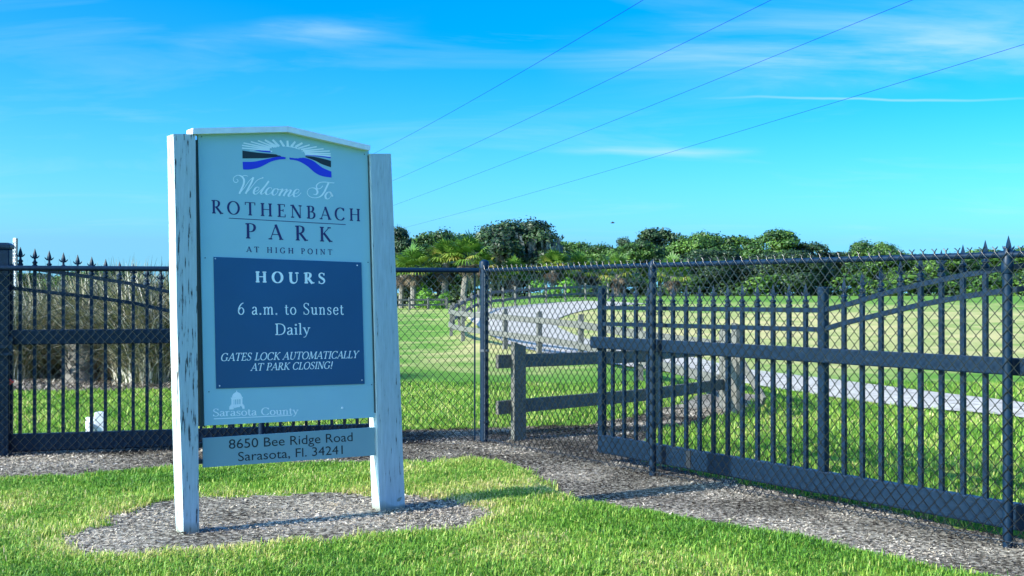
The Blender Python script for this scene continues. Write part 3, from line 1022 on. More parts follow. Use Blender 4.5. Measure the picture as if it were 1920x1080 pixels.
def script():
    mb = MB()
    th, tk = 1.15, 3.8
    S = lambda pts, w=(th, tk, 1), n=30: px_ribbon(mb, [zpx(p) for p in pts], w, E0, n)
    S([(30, 765), (-2, 760), (-22, 725), (-8, 680), (50, 652), (108, 672), (142, 722), (138, 790), (104, 868), (70, 942)], n=60)
    S([(30, 765), (52, 740), (30, 712)], n=12)
    S([(108, 672), (160, 655), (205, 668)], th, 12)
    S([(70, 942), (150, 845), (225, 740), (290, 682)], th)
    S([(290, 682), (262, 760), (215, 850), (168, 942)])
    S([(168, 942), (250, 850), (345, 735), (432, 692)], (th * 1.1, th * 1.1, 1))
    S([(425, 700), (436, 690), (440, 698)], 2.4, 8)
    S([(300, 908), (352, 892), (378, 858), (362, 836), (325, 850), (298, 900), (302, 938), (335, 946), (375, 915), (410, 880)], n=40)     # e
    S([(410, 880), (470, 815), (530, 742)], th)
    S([(530, 742), (490, 800), (440, 870), (408, 925), (420, 948), (455, 930), (490, 890)], n=40)                      # l
    S([(572, 872), (570, 850), (535, 848), (497, 885), (485, 930), (508, 955), (550, 938), (590, 900)], n=40)           # c
    S([(655, 862), (620, 868), (590, 905), (588, 945), (612, 965), (655, 935), (672, 890), (655, 862), (690, 880), (725, 868)], n=50)   # o
    S([(748, 862), (735, 890), (712, 930), (692, 975)], n=16)                                                       # m
    S([(700, 962), (745, 905), (800, 868), (818, 872)], th, 16)
    S([(818, 872), (800, 905), (778, 940), (760, 978)], n=16)
    S([(766, 966), (815, 910), (862, 878), (882, 882)], th, 16)
    S([(882, 882), (862, 920), (838, 960), (848, 982), (885, 962), (925, 922)], n=24)
    S([(925, 940), (980, 925), (1003, 890), (985, 870), (945, 885), (918, 935), (925, 980), (960, 988), (1000, 962), (1035, 925)], n=40)  # e
    S([(1552, 772), (1480, 768), (1400, 758), (1330, 765), (1285, 795), (1272, 835), (1300, 865), (1345, 850), (1372, 815)], (th * 1.2, 2.4, 1), 40)    # T
    S([(1462, 772), (1425, 850), (1385, 930), (1330, 985), (1250, 1005), (1170, 985), (1130, 930), (1150, 870), (1210, 848), (1270, 868), (1290, 920), (1262, 955), (1225, 945)], (th, tk, 1), 70)
    S([(1482, 910), (1440, 925), (1412, 970), (1425, 1015), (1465, 1018), (1500, 975), (1508, 930), (1482, 910), (1500, 935), (1525, 985)], n=50)   # o
    sb(mb, 'welcome_lettering', M['letter_white'], panel)


script()


def emblem():
    # sun rays
    mb = MB()
    cx, cy = 820, 300
    ends = [(112, 228), (112, 186), (135, 148), (248, 128), (360, 112), (468, 103), (588, 98), (706, 108), (820, 112), (942, 126), (1054, 148), (1168, 178), (1278, 207), (1385, 240), (1480, 274), (1495, 318), (1495, 352)]
    starts = [(545, 262), (540, 248), (545, 235), (575, 222), (620, 215), (655, 210), (690, 205), (768, 205), (825, 205), (880, 205), (945, 212), (990, 232), (1030, 252), (1060, 272), (1080, 292), (1090, 312), (1095, 326)]
    for i, (s, e) in enumerate(zip(starts, ends)):
        s = np.array(s, float); e = np.array(e, float)
        d = (e - s) / np.linalg.norm(e - s); n = np.array([-d[1], d[0]])
        w0 = 20 if 5 <= i <= 10 else 13
        w1 = 15 if 5 <= i <= 10 else 10
        mb.poly([sp(*zpx(q), E0 + .0001 * (i % 3)) for q in (s + n * w0, s - n * w0, e - n * w1, e + n * w1)])
    # sun's pale lower edge
    mb.quadstrip([sp(*zpx(q), E0 + .0004) for q in densify([(230, 262), (420, 268), (560, 268), (640, 232), (760, 205), (900, 205), (980, 230), (1080, 300), (1200, 335), (1490, 362)], 40)],
                 [sp(*zpx(q), E0 + .0004) for q in densify([(230, 268), (420, 280), (560, 288), (660, 262), (770, 240), (900, 240), (980, 262), (1080, 322), (1200, 345), (1490, 366)], 40)])
    sb(mb, 'sunburst_emblem', M['letter_white'], panel)
    mb = MB()

    def band(top, bot, off, n=40):
        mb.quadstrip([sp(*zpx(q), off) for q in densify(top, n)], [sp(*zpx(q), off) for q in densify(bot, n)])
    band([(118, 266), (330, 296), (560, 318), (700, 334), (790, 352)], [(120, 390), (330, 388), (480, 384), (640, 368), (760, 356)], E0 + .0005)
    sb(mb, 'dark_hill_emblem', M['emblem_black'], panel)
    mb = MB()
    band([(1080, 352), (1220, 362), (1370, 392), (1500, 428)], [(1100, 370), (1230, 415), (1360, 480), (1500, 528)], E0 + .0005)
    sb(mb, 'dark_hill_emblem', M['emblem_black'], panel)
    mb = MB()
    band([(380, 262), (470, 268), (560, 275)], [(300, 268), (470, 290), (556, 298)], E0 + .0006, 12)
    sb(mb, 'blue_skyline_emblem', M['emblem_blue'], panel)
    mb = MB()
    band([(1095, 338), (1300, 346), (1495, 368)], [(1095, 346), (1300, 360), (1495, 388)], E0 + .0006, 12)
    sb(mb, 'blue_skyline_emblem', M['emblem_blue'], panel)
    mb = MB()
    band([(122, 442), (290, 440), (450, 410), (620, 372), (720, 360), (792, 372)], [(128, 562), (230, 562), (380, 530), (560, 442), (680, 410), (792, 400)], E0 + .0006)
    sb(mb, 'blue_river_emblem', M['emblem_blue'], panel)
    mb = MB()
    band([(835, 388), (900, 362), (1000, 372), (1120, 388), (1230, 432), (1360, 530), (1505, 595)], [(845, 408), (920, 414), (1010, 440), (1130, 510), (1250, 612), (1360, 665), (1508, 688)], E0 + .0006)
    sb(mb, 'blue_river_emblem', M['emblem_blue'], panel)
    # the spreading tree left open in the panel's own colour
    mb = MB()
    r = random.Random(3)
    out = []
    for t in np.linspace(0, 2 * math.pi, 60, endpoint=False):
        k = 1 + r.uniform(-.05, .05)
        out.append((825 + 262 * k * math.cos(t) + (28 if math.sin(t) > 0 else 0), 292 + 84 * k * math.sin(t) + .16 * 262 * math.cos(t) * (1 if math.cos(t) > 0 else .5)))
    mb.poly([sp(*zpx(q), E0 + .0012) for q in out[::-1]])
    mb.poly([sp(*zpx(q), E0 + .0013) for q in [(800, 340), (850, 340), (846, 380), (862, 412), (796, 412), (812, 380)]])
    sb(mb, 'tree_emblem', M['panel'], panel)
    # little belfry over the county's name
    mb = MB()
    g = lambda x, y: (390 + x / 6.194, 640 + y / 6.194)
    q = lambda P, k=0: mb.poly([sp(*g(*p), E0 + .0002 * k) for p in P])
    q([(330, 572), (338, 572), (340, 590), (328, 590)])
    q([(280, 640), (292, 612), (318, 592), (345, 588), (376, 604), (395, 636), (395, 646), (280, 650)])
    q([(266, 652), (405, 645), (405, 658), (266, 665)], 1)
    for x0, x1 in ((272, 300), (306, 318), (330, 342), (354, 366), (378, 402)):
        q([(x0, 660), (x1, 660), (x1, 735), (x0, 738)])
    q([(300, 662), (380, 658), (380, 672), (300, 676)], 2)
    q([(262, 735), (412, 728), (414, 746), (260, 752)], 1)
    q([(250, 752), (300, 750), (300, 790), (248, 792)], 2)
    q([(300, 752), (380, 746), (372, 762), (340, 766), (304, 776)], 3)
    q([(384, 746), (424, 744), (427, 782), (404, 784), (396, 764)], 2)
    sb(mb, 'belfry_emblem', M['letter_white'], panel)


emblem()


def plain_text(name, body, p0, p1, cap_px, mat, parent, off):
    """street address in the plain built-in face"""
    cu = bpy.data.curves.new(name, 'FONT')
    cu.body = body
    cu.resolution_u = 4
    tmp = bpy.data.objects.new(name + '_curve', cu)
    COL.objects.link(tmp)
    dg = bpy.context.evaluated_depsgraph_get()
    me0 = tmp.evaluated_get(dg).to_mesh()
    co = np.array([v.co[:] for v in me0.vertices]); fs = [tuple(p.vertices) for p in me0.polygons]
    tmp.evaluated_get(dg).to_mesh_clear()
    bpy.data.objects.remove(tmp); bpy.data.curves.remove(cu)
    a = sp(*p0, off); b = sp(*p1, off)
    mid = ((p0[0] + p1[0]) / 2, (p0[1] + p1[1]) / 2)
    cap = sp(mid[0], mid[1] - cap_px, off)[2] - sp(*mid, off)[2]
    w = co[:, 0].max() - co[:, 0].min()
    kx = 1 / w; ky = cap / .729
    mb = MB()
    base = b - a
    mb.v = [tuple(a + base * ((c[0] - co[:, 0].min()) * kx) + (UP + SD3 * LEAN) * c[1] * ky) for c in co]
    mb.f = fs
    return sb(mb, name, mat, parent)


plain_text('street_address_lettering', '8650 Bee Ridge Road', (429.5, 841.5), (661.5, 826.8), 18.0, M['letter_black'], addr, E0)
plain_text('street_address_lettering', 'Sarasota, Fl. 34241', (447, 864.5), (643, 851), 17.6, M['letter_black'], addr, E0)

# ------------------------------------------------------------------ chain-link fences
FH = 1.84


def chain_mesh(u0, u1, z0, z1, a=.0435, hh=.0485, r=.0037, sides=6):
    """woven wire: every wire zigzags upward and hooks its neighbours; twisted barbs along the top"""
    nw = int((u1 - u0) / a); ns = int((z1 - z0) / hh)
    rows = np.arange(ns + 1)
    Vs, Qs, k = [], [], 0
    ang = np.linspace(0, 2 * np.pi, sides, endpoint=False)
    for w in range(nw):
        par = (rows + w) % 2
        x = u0 + w * a + par * a + .0015 * np.sin(w * 1.7 + rows * .9)
        z = z0 + rows * hh
        y = np.where(par > 0, .003, -.003)
        P = np.stack([x, y, z], -1)
        if w % 2 == ns % 2 or True:
            lean = .012 if ((ns + w) % 2) else -.012
            P = np.concatenate([P, [[x[-1] + lean * .3, 0, z[-1] + .018]], [[x[-1] + lean * 1.6, random.uniform(-.006, .006), z[-1] + .034]]])
        d = np.gradient(P, axis=0); d /= np.linalg.norm(d, axis=1)[:, None]
        s1 = np.cross(d, [0, 1.0, 0]); s1 /= np.linalg.norm(s1, axis=1)[:, None]
        s2 = np.cross(d, s1)
        ring = P[:, None, :] + r * (np.cos(ang)[None, :, None] * s1[:, None, :] + np.sin(ang)[None, :, None] * s2[:, None, :])
        n = len(P)
        Vs.append(ring.reshape(-1, 3))
        i = np.arange(n - 1)[:, None] * sides; j = np.arange(sides)[None, :]; j2 = (j + 1) % sides
        Qs.append(np.stack([k + i + j, k + i + j2, k + i + sides + j2, k + i + sides + j], -1).reshape(-1, 4))
        k += n * sides
    return np.concatenate(Vs), np.concatenate(Qs)


def fence_post(r, h, cap=True, lean=0.0):
    mb = MB()
    mb.tube([(0, 0, -.1), (0, 0, h * .5), (0, 0, h)], r, 16)
    return mb


def build_fences():
    # right run: from the corner post towards the camera
    fr = empty('chain_link_fence', (P1[0], P1[1], 0), RZ_R)
    tag(fr, 'black chain link fence with woven top rail in front of the right gate', 'fence')
    mb = fence_post(.046, 1.90)
    mb.lathe([(.054, 1.86), (.056, 1.90), (.050, 1.935), (.025, 1.952), (.004, 1.956)], 16)
    cp = mb.build('corner_post', M['black'], fr, True)
    for z in (.22, .98, 1.32, 1.74):
        mb = MB(); mb.lathe([(.047, z - .014), (.051, z - .012), (.051, z + .012), (.047, z + .014)], 16)
        mb.box(.045, .075, -.012, .012, z - .012, z + .012)
        mb.build('clamp_band', M['galv'] if z > .9 and z < 1 else M['black'], cp, True)
    proto = None
    for u in (2.70, 6.04, 9.1):
        if proto is None:
            mb = fence_post(.031, FH - .03)
            proto = mb.build('line_post', M['black'], fr, True)
            mb = MB(); mb.lathe([(.034, FH - .12), (.038, FH - .115), (.038, FH - .07), (.034, FH - .03), (.022, FH + .035), (.012, FH + .045), (.003, FH + .048)], 14)
            mb.tube([(-.05, 0, FH), (.05, 0, FH)], .027, 12)
            mb.build('rail_cap', M['black'], proto, True)
            p = proto
        else:
            p = copy_tree(proto)
        p.location = (u, 0, 0)
    mb = MB(); mb.tube([(0.03, 0, FH), (9.2, 0, FH)], .021, 12)
    mb.build('top_rail', M['black'], fr, True)
    mb = MB(); mb.tube([(0.03, -.036, .04), (9.2, -.036, .04)], .003, 6)
    mb.build('tension_wire', M['vinyl'], fr)
    mb = MB(); mb.box(.058, .066, -.040, -.025, .03, FH - .03)
    mb.build('tension_bar', M['galv'], fr)
    V, Q = chain_mesh(.06, 9.1, .015, FH + .025)
    V[:, 1] -= .036
    np_mesh('wire_mesh', V, Q, mat=M['vinyl'], parent=fr, smooth=True)
    # left run, ending at the corner post
    fl = empty('chain_link_fence', (P0[0], P0[1], 0), RZ_L)
    tag(fl, 'black chain link fence with smooth bare top rail behind the park sign', 'fence')
    LL = float(np.linalg.norm(P1 - P0))
    p = None
    for u in (-2.9, 2.45):
        if p is None:
            mb = fence_post(.031, FH - .03); p = mb.build('line_post', M['black'], fl, True); q = p
        else:
            q = copy_tree(p)
        q.location = (u, 0, 0)
    mb = MB(); mb.tube([(-3.2, 0, FH), (LL - .06, 0, FH)], .026, 12)
    mb.build('top_rail', M['black'], fl, True)
    V, Q = chain_mesh(-3.2, LL - .09, .0, FH - .005)
    V[:, 1] += .034
    np_mesh('wire_mesh', V, Q, mat=M['vinyl'], parent=fl, smooth=True)
    mb = MB(); mb.box(LL - .105, LL - .09, .026, .042, .0, FH)
    mb.build('tension_bar', M['black'], fl)


build_fences()


# ------------------------------------------------------------------ sliding gates
def finial_mesh(broad):
    mb = MB()
    mb.lathe([(.020, 0), (.026, .004), (.026, .018), (.018, .024), (.018, .034), (.025, .038), (.025, .050), (.014, .058), (.010, .075), (.012, .085)], 10)
    mb.loft([[(a * w, b * w, z) for a, b in ((1, 0), (0, .7), (-1, 0), (0, -.7))] for w, z in ((.010, .085), (.022, .108), (.016, .135), (.001, .185))])
    for s in (-1, 1):
        mb.tube([(0, 0, .088), (s * .020, 0, .092), (s * .036, 0, .106), (s * .042, 0, .120)], [.007, .008, .006, .001], 6)
    return mb


def build_gate(name, label, P, D, N, rz, u0, u1, stiles, pickets, top, low, mid, bot, stile_h, off):
    """top/low: curves (u, z) of the two upper rails; mid, bot: (z0, z1)"""
    g = empty(name, (P[0] + N[0] * off, P[1] + N[1] * off, 0), rz)
    tag(g, label, 'gate')
    mb = MB(); mb.box(u0 - .03, u1 + .03, -.03, .03, bot[0], bot[1], .008)
    mb.box(u0 - .03, u1 + .03, -.034, -.02, bot[0] + .012, bot[0] + .034)
    mb.build('bottom_rail', M['black'], g)
    mb = MB(); mb.box(u0 - .09, u1 + .06, -.075, -.027, mid[0], mid[1], .008)
    mb.build('middle_rail', M['black'], g)
    for curve in (top, low):
        cu = np.array(curve)
        us = np.arange(u0, u1 + .001, .08)
        zs = np.interp(us, cu[:, 0], cu[:, 1])
        mb = MB()
        mb.loft([[(u, -.016, z - .018), (u, .016, z - .018), (u, .016, z + .018), (u, -.016, z + .018)] for u, z in zip(us, zs)])
        mb.build('upper_rail', M['black'], g)
    for s, h in zip(stiles, stile_h):
        mb = MB(); mb.box(s - .034, s + .034, -.026, .036, bot[1] - .003, h, .006)
        mb.build('stile', M['black'], g)
    fp = None
    for u in pickets:
        z = float(np.interp(u, np.array(top)[:, 0], np.array(top)[:, 1]))
        mb = MB(); mb.box(u - .0155, u + .0155, -.0135, .0135, bot[1] - .004, z + .022)
        p = mb.build('picket', M['black'], g)
        if fp is None:
            fp = finial_mesh(True).build('finial', M['black'], p, True)
            f_ = fp
        else:
            f_ = fp.copy(); COL.objects.link(f_); f_.parent = p
        f_.location = (u, 0, z + .022)
    return g


pk = [1.81 + .165 * i for i in range(1, 16)] + [4.45 + .198 + .1635 * i for i in range(0, 22)]
top = [(1.7, 1.458), (4.45, 1.468), (4.65, 1.505), (4.98, 1.589), (5.31, 1.659), (5.64, 1.718), (5.95, 1.762), (6.4, 1.81), (7.0, 1.84), (8.3, 1.85)]
low = [(1.7, 1.305), (4.45, 1.322), (4.65, 1.375), (4.98, 1.447), (5.31, 1.519), (5.64, 1.575), (5.95, 1.616), (6.4, 1.66), (7.0, 1.69), (8.3, 1.70)]
rg = build_gate('sliding_gate', 'slate black sliding gate with spear topped pickets and swept up top at right', P1, DR, NR, RZ_R, 1.81, 8.2, [1.81, 4.45, 8.2], pk, top, low, (1.075, 1.185), (.085, .255), [1.648, 1.645, 1.9], .15)
mb = MB(); mb.box(3.0, 3.055, -.038, -.0345, .10, .245)  # thin black strip painting the sign's cast shadow on the bottom rail
mb.build('sign_shadow_strip', M['letter_black'], rg)
pkl = [.13 + .1325 * i for i in range(0, 27) if abs(.13 + .1325 * i - 2.15) > .09]
topl = [(-.1, 1.865), (.04, 1.857), (.27, 1.832), (.53, 1.796), (.8, 1.755), (1.2, 1.686), (1.51, 1.616), (1.85, 1.53), (2.15, 1.468), (3.8, 1.46)]
lowl = [(-.1, 1.655), (.04, 1.647), (.53, 1.589), (.8, 1.557), (1.2, 1.495), (1.51, 1.421), (1.85, 1.36), (2.15, 1.322), (3.8, 1.31)]
lg = build_gate('sliding_gate', 'black sliding gate in shade with spear tips left of the sign', P0, DL, NL, RZ_L, .03, 3.66, [.03, 2.15, 3.66], pkl, topl, lowl, (1.09, 1.235), (.035, .21), [1.88, 1.64, 1.64], .16)


def build_gate_post():
    c = P0 + DL * (-.055) + NL * .12
    g = empty('gate_post', (c[0], c[1], 0), RZ_L)
    tag(g, 'thick square black gate post with cap at the left edge', 'post')
    mb = MB(); mb.box(-.1, .1, -.06, .14, -.1, 2.03, .01)
    mb.build('shaft', M['black'], g)
    mb = MB(); mb.loft([[(s * x, .04 + s * y, z) for x, y in ((-1, -1), (1, -1), (1, 1), (-1, 1))] for s, z in ((.108, 2.03), (.112, 2.045), (.112, 2.07), (.085, 2.09))])
    mb.build('cap', M['black'], g)
    mb = MB(); mb.box(-.06, .13, -.085, -.062, 1.06, 1.085); mb.box(.1, .135, -.08, -.02, 1.0, 1.17); mb.box(-.06, .13, -.085, -.062, .99, 1.012)
    mb.build('latch', M['black'], g)
    mb = MB(); mb.prism([(.102, -.045, .70), (.102, -.045, .76), (.148, -.045, .73)], (0, .02, 0))
    mb.build('reflector', M['red'], g)


build_gate_post()


# ------------------------------------------------------------------ timber post-and-rail fences
def wood_post(p, w, t, h, rz):
    c, s = math.cos(rz), math.sin(rz)
    r = []
    for z, k in ((-.1, 1.0), (.3, 1.0), (h - .07, .97)):
        r.append([(p[0] + (x * c - y * s) * k, p[1] + (x * s + y * c) * k, p[2] + z) for x, y in ((-w / 2, -t / 2), (w / 2, -t / 2), (w / 2, t / 2), (-w / 2, t / 2))])
    r.append([(p[0] + x * c - y * s, p[1] + x * s + y * c, p[2] + h - .05 + (.05 if x < 0 else -.0)) for x, y in ((-w / 2, -t / 2), (w / 2, -t / 2), (w / 2, t / 2), (-w / 2, t / 2))])
    mb = MB(); mb.loft(r)
    return mb


def wood_fence(name, label, posts, zr, rail_h, rail_t, pw, pt, ext=0.0, post_h=1.1, post_rz=None):
    base = posts[0]
    g = empty(name, tuple(base))
    tag(g, label, 'fence')
    pts = [np.asarray(p, float) for p in posts]
    for i, p in enumerate(pts):
        a = pts[max(i - 1, 0)]; b = pts[min(i + 1, len(pts) - 1)]
        rz = math.atan2((b - a)[1], (b - a)[0])
        if post_rz is not None: rz = post_rz
        o = wood_post(p, pw, pt, post_h + random.uniform(-.02, .03), rz).build('post', M['wood'], g, origin=base)
    for i in range(len(pts) - 1):
        a, b = pts[i], pts[i + 1]
        d = norm(b - a); side = np.array([d[1], -d[0], 0])
        a2 = a - d * (ext if i == 0 else 0.0); b2 = b
        for z in zr:
            mb = MB(); jit = random.uniform(-.012, .012)
            mb.beam(a2 + UP * (z + jit) - side * (rail_t * .5 + pt * .5), b2 + UP * (z - jit) - side * (rail_t * .5 + pt * .5), rail_t, rail_h, .006)
            mb.build('rail', M['wood'], g, origin=base)
    return g


nf = wood_fence('post_and_rail_fence', 'dark two rail timber fence just behind the chain link corner post', [at_z(972, 826), at_z(1226, 798), at_z(1366, 771)], (.85, .37), .145, .045, .15, .075, .25, 1.07, .56)
eb = at_z(1366, 771)
# paired end post, and the loose board that slopes from it down to the grass
o = wood_post(at_z(1384, 776) + np.array([0, .05, 0]), .11, .14, 1.2, .3).build('post', M['wood'], nf, origin=at_z(972, 826))
mb = MB(); mb.beam(at_depth(1378, 655, 14.9), at_depth(1432, 752, 14.0), .04, .12, .006)
mb.build('fallen_rail', M['wood'], nf, origin=at_z(972, 826))
FAR = [(1358, 772, 15.4), (1199, 0, 20.4), (1089, 0, 25.4), (1011, 0, 28.2), (947, 0, 30.2), (905, 0, 32.2), (868, 0, 35), (846, 0, 39), (850, 0, 43), (861, 0, 46.5), (872, 0, 50), (884, 0, 53.5), (897, 0, 56.5), (920, 0, 58.5), (943, 0, 60.5), (966, 0, 63), (993, 0, 66), (1024, 0, 69), (1060, 0, 72), (1098, 0, 75), (1140, 0, 78)]
pts = []
for x, _, d in FAR:
    X_ = (x - 960) / F * d
    pts.append(np.array([X_, d, float(terrain(X_, d))]))
wood_fence('post_and_rail_fence', 'grey weathered timber fence curving along the outer edge of gravel path', pts, (.86, .40), .15, .045, .13, .11)
pts = []
for x, d in ((690, 82), (733, 82.5), (768, 83), (803, 83.5), (838, 84)):
    X_ = (x - 960) / F * d
    pts.append(np.array([X_, d, float(terrain(X_, d))]))
wood_fence('post_and_rail_fence', 'low dark timber fence in front of palm trunks across the far lawn', pts, (.72, .34), .13, .05, .14, .12, 0, .9)

# ------------------------------------------------------------------ grass, mulch chips


def blades(xy, h, w, bend, rnd, zf):
    """arched grass blades: two quads' worth of strip and a tip each"""
    n = len(xy)
    az = RNG.uniform(0, 2 * np.pi, n); lean = RNG.uniform(.15, 1.0, n) * bend
    dx, dy = np.cos(az), np.sin(az)
    wx, wy = -dy * w / 2, dx * w / 2
    tw = RNG.uniform(-.6, .6, n)
    z0 = zf
    b0 = np.stack([xy[:, 0] - wx, xy[:, 1] - wy, z0 - .004], -1)
    b1 = np.stack([xy[:, 0] + wx, xy[:, 1] + wy, z0 - .004], -1)
    mx = xy[:, 0] + dx * lean * h * .35; my = xy[:, 1] + dy * lean * h * .35; mz = z0 + h * .62
    m0 = np.stack([mx - wx * .8, my - wy * .8, mz], -1)
    m1 = np.stack([mx + wx * .8, my + wy * .8, mz], -1)
    t = np.stack([xy[:, 0] + dx * lean * h * 1.0, xy[:, 1] + dy * lean * h * 1.0, z0 + h * (1.0 - .35 * lean)], -1)
    V = np.stack([b0, b1, m1, m0, t], 1).reshape(-1, 3)
    k = np.arange(n) * 5
    Q = np.stack([k, k + 1, k + 2, k + 3], -1); T = np.stack([k + 3, k + 2, k + 4], -1)
    return V, Q, T, np.repeat(rnd, 5)


def scatter(n, x0, x1, y0, y1, cond):
    x = RNG.uniform(x0, x1, n); y = RNG.uniform(y0, y1, n)
    k = cond(x, y) & (np.abs(x) < y * .47 + .6)
    return np.stack([x[k], y[k]], -1)


def build_grass():
    Vs, Qs, Ts, Rs = [], [], [], []
    k0 = 0

    def add(xy, hmin, hmax, wmin, wmax, bend, drybase, dryk):
        nonlocal k0
        thin = fbm(xy[:, 0] * 2.6, xy[:, 1] * 2.6, 66)
        xy = xy[RNG.uniform(0, 1, len(xy)) < np.clip((thin - .22) * 3.4, .18, 1)]
        n = len(xy)
        patch = fbm(xy[:, 0] * 1.1, xy[:, 1] * 1.1, 61)
        fine = fbm(xy[:, 0] * 6, xy[:, 1] * 6, 62)
        rim = np.where(inside(xy[:, 0], xy[:, 1], LAWN), np.minimum(edge_dist(xy[:, 0], xy[:, 1], LAWN) * 1.6, 1), 1)
        ringd = edge_dist(xy[:, 0], xy[:, 1], RING)
        h = RNG.uniform(hmin, hmax, n) * (.55 + .9 * fine) * np.where(RNG.uniform(0, 1, n) < .05, 1.55, 1)
        rnd = np.clip(drybase + dryk * (patch - .5) * 2 + RNG.normal(0, .21, n) + .4 * np.exp(-ringd / .14), 0, 1)
        V, Q, T, R = blades(xy, h, RNG.uniform(wmin, wmax, n), bend, rnd, near_height(xy[:, 0], xy[:, 1]))
        Vs.append(V); Qs.append(Q + k0); Ts.append(T + k0); Rs.append(R); k0 += len(V)
    def lawn(x, y):
        jx = x + RNG.normal(0, .035, len(x)); jy = y + RNG.normal(0, .035, len(x))
        return ~is_mulch(jx, jy) & inside(jx, jy, LAWN)
    add(scatter(520000, -4.8, 4.8, 5.6, 10.2, lawn), .020, .052, .004, .0075, 1.1, .41, .42)
    o = np_mesh('grass', np.concatenate(Vs), np.concatenate(Qs), np.concatenate(Ts), {'rnd': np.concatenate(Rs)}, M['blade'])
    tag(o, 'short sunlit lawn grass growing in front around the park sign', 'grass', None, 'stuff')
    Vs.clear(); Qs.clear(); Ts.clear(); Rs.clear(); k0 = 0
    back = lambda x, y: ~is_mulch(x, y) & ~inside(x, y, LAWN) & ~inside(x, y, BEDB) & ~path_mask(x, y)
    add(scatter(260000, -9.2, 9.2, 7.0, 19.8, back), .035, .085, .008, .014, 1.0, .40, .25)
    o = np_mesh('grass', np.concatenate(Vs), np.concatenate(Qs), np.concatenate(Ts), {'rnd': np.concatenate(Rs)}, M['blade'])
    tag(o, 'short green grass growing behind the gates and chain link fence', 'grass', None, 'stuff')


def path_mask(x, y):
    a = [tuple(at_ground(*p)[:2]) for p in PATH_IN]; b = [tuple(at_ground(*p)[:2]) for p in PATH_OUT]
    return inside(x, y, a + b[::-1])


build_grass()


def build_chips():
    Vs, Qs, Rs = [], [], []
    k = 0
    n = 620000
    xy = scatter(n, -5.5, 5.5, 5.8, 15.5, is_mulch)
    n = len(xy)
    L = RNG.gamma(1.7, .0048, n) + .0050; W = L * RNG.uniform(.16, .5, n)
    far = np.clip(xy[:, 1] / 9, 1, 1.5); L *= far; W *= far
    az = RNG.normal(.3, .9, n); ti = RNG.normal(0, .30, n); ro = RNG.normal(0, .5, n)
    d = np.stack([np.cos(az) * np.cos(ti), np.sin(az) * np.cos(ti), np.sin(ti)], -1)
    s = np.stack([-np.sin(az) * np.cos(ro), np.cos(az) * np.cos(ro), np.sin(ro)], -1)
    c = np.stack([xy[:, 0], xy[:, 1], near_height(xy[:, 0], xy[:, 1]) + .004 + RNG.uniform(0, .014, n)], -1)
    V = np.stack([c - d * L[:, None] / 2 - s * W[:, None] * .3, c - s * W[:, None] / 2 + d * L[:, None] * .1, c + d * L[:, None] / 2, c + s * W[:, None] / 2 - d * L[:, None] * .05], 1).reshape(-1, 3)
    q = np.arange(n)[:, None] * 4 + np.arange(4)[None, :]
    patch = fbm(xy[:, 0] * 1.6, xy[:, 1] * 2.6, 71)
    ring = inside(xy[:, 0], xy[:, 1], RING)
    rnd = np.clip(np.where(ring, .55, .27) + 2.4 * (patch - .5) + RNG.normal(0, .24, n), 0, 1)
    o = np_mesh('mulch_chips', V, q, attr={'rnd': np.repeat(rnd, 4)}, mat=M['chip'])
    tag(o, 'grey shredded wood mulch chips strewn along the fence and under the sign', 'mulch', None, 'stuff')
    xy = scatter(60000, -10, -1, 17.5, 26, lambda x, y: inside(x, y, BEDB))
    n = len(xy)
    L = RNG.gamma(2.0, .035, n) + .02; W = L * RNG.uniform(.08, .3, n); az = RNG.uniform(0, 6.28, n); ti = RNG.normal(.1, .35, n)
    d = np.stack([np.cos(az) * np.cos(ti), np.sin(az) * np.cos(ti), np.sin(ti)], -1); s = np.stack([-np.sin(az), np.cos(az), 0 * az], -1)
    c = np.stack([xy[:, 0], xy[:, 1], .03 + RNG.uniform(0, .06, n)], -1)
    V = np.stack([c - d * L[:, None] / 2, c - s * W[:, None] / 2, c + d * L[:, None] / 2, c + s * W[:, None] / 2], 1).reshape(-1, 3)
    o = np_mesh('leaf_litter', V, np.arange(n)[:, None] * 4 + np.arange(4)[None, :], attr={'rnd': np.repeat(np.clip(RNG.normal(.42, .26, n), 0, 1), 4)}, mat=M['chip'])
    tag(o, 'brown litter of dry stems on the bed below the tall grasses', 'litter', None, 'stuff')


build_chips()


# ------------------------------------------------------------------ tall ornamental grasses
def tussock_mesh(n, H, R, seed):
    rg_ = np.random.default_rng(seed)
    ns = 6
    az = rg_.uniform(0, 2 * np.pi, n); r0 = R * np.sqrt(rg_.uniform(0, 1, n)) * .55
    L = H * rg_.uniform(.35, 1.15, n); out = rg_.uniform(.05, 1.0, n) ** .8 * R * 1.2; w = rg_.uniform(.005, .012, n); az = az + 0; az2 = az + rg_.normal(0, .95, n)
    t = np.linspace(0, 1, ns)
    Vs = []
    for k in range(ns):
        tt = t[k]
        rr = r0 + out * tt ** 1.7
        z = L * (tt * 1.25 - .42 * tt ** 2.4 * (.6 + out / R))
        x = np.cos(az) * r0 + np.cos(az2) * (rr - r0); y = np.sin(az) * r0 + np.sin(az2) * (rr - r0)
        ww = w * (1 - tt ** 3) + .001
        px, py = -np.sin(az) * ww, np.cos(az) * ww
        Vs.append(np.stack([np.stack([x - px, y - py, z], -1), np.stack([x + px, y + py, z], -1)], 1))
    V = np.stack(Vs, 1).reshape(-1, 3)      # n, ns, 2
    b = np.arange(n)[:, None] * ns * 2 + np.arange(ns - 1)[None, :] * 2
    Q = np.stack([b, b + 1, b + 3, b + 2], -1).reshape(-1, 4)
    rnd = np.repeat(np.clip(rg_.normal(.48, .32, n), 0, 1), ns * 2)
    tipk = np.tile(np.repeat(t, 2), n)
    return V, Q, np.clip(rnd + .25 * (.5 - tipk), 0, 1)


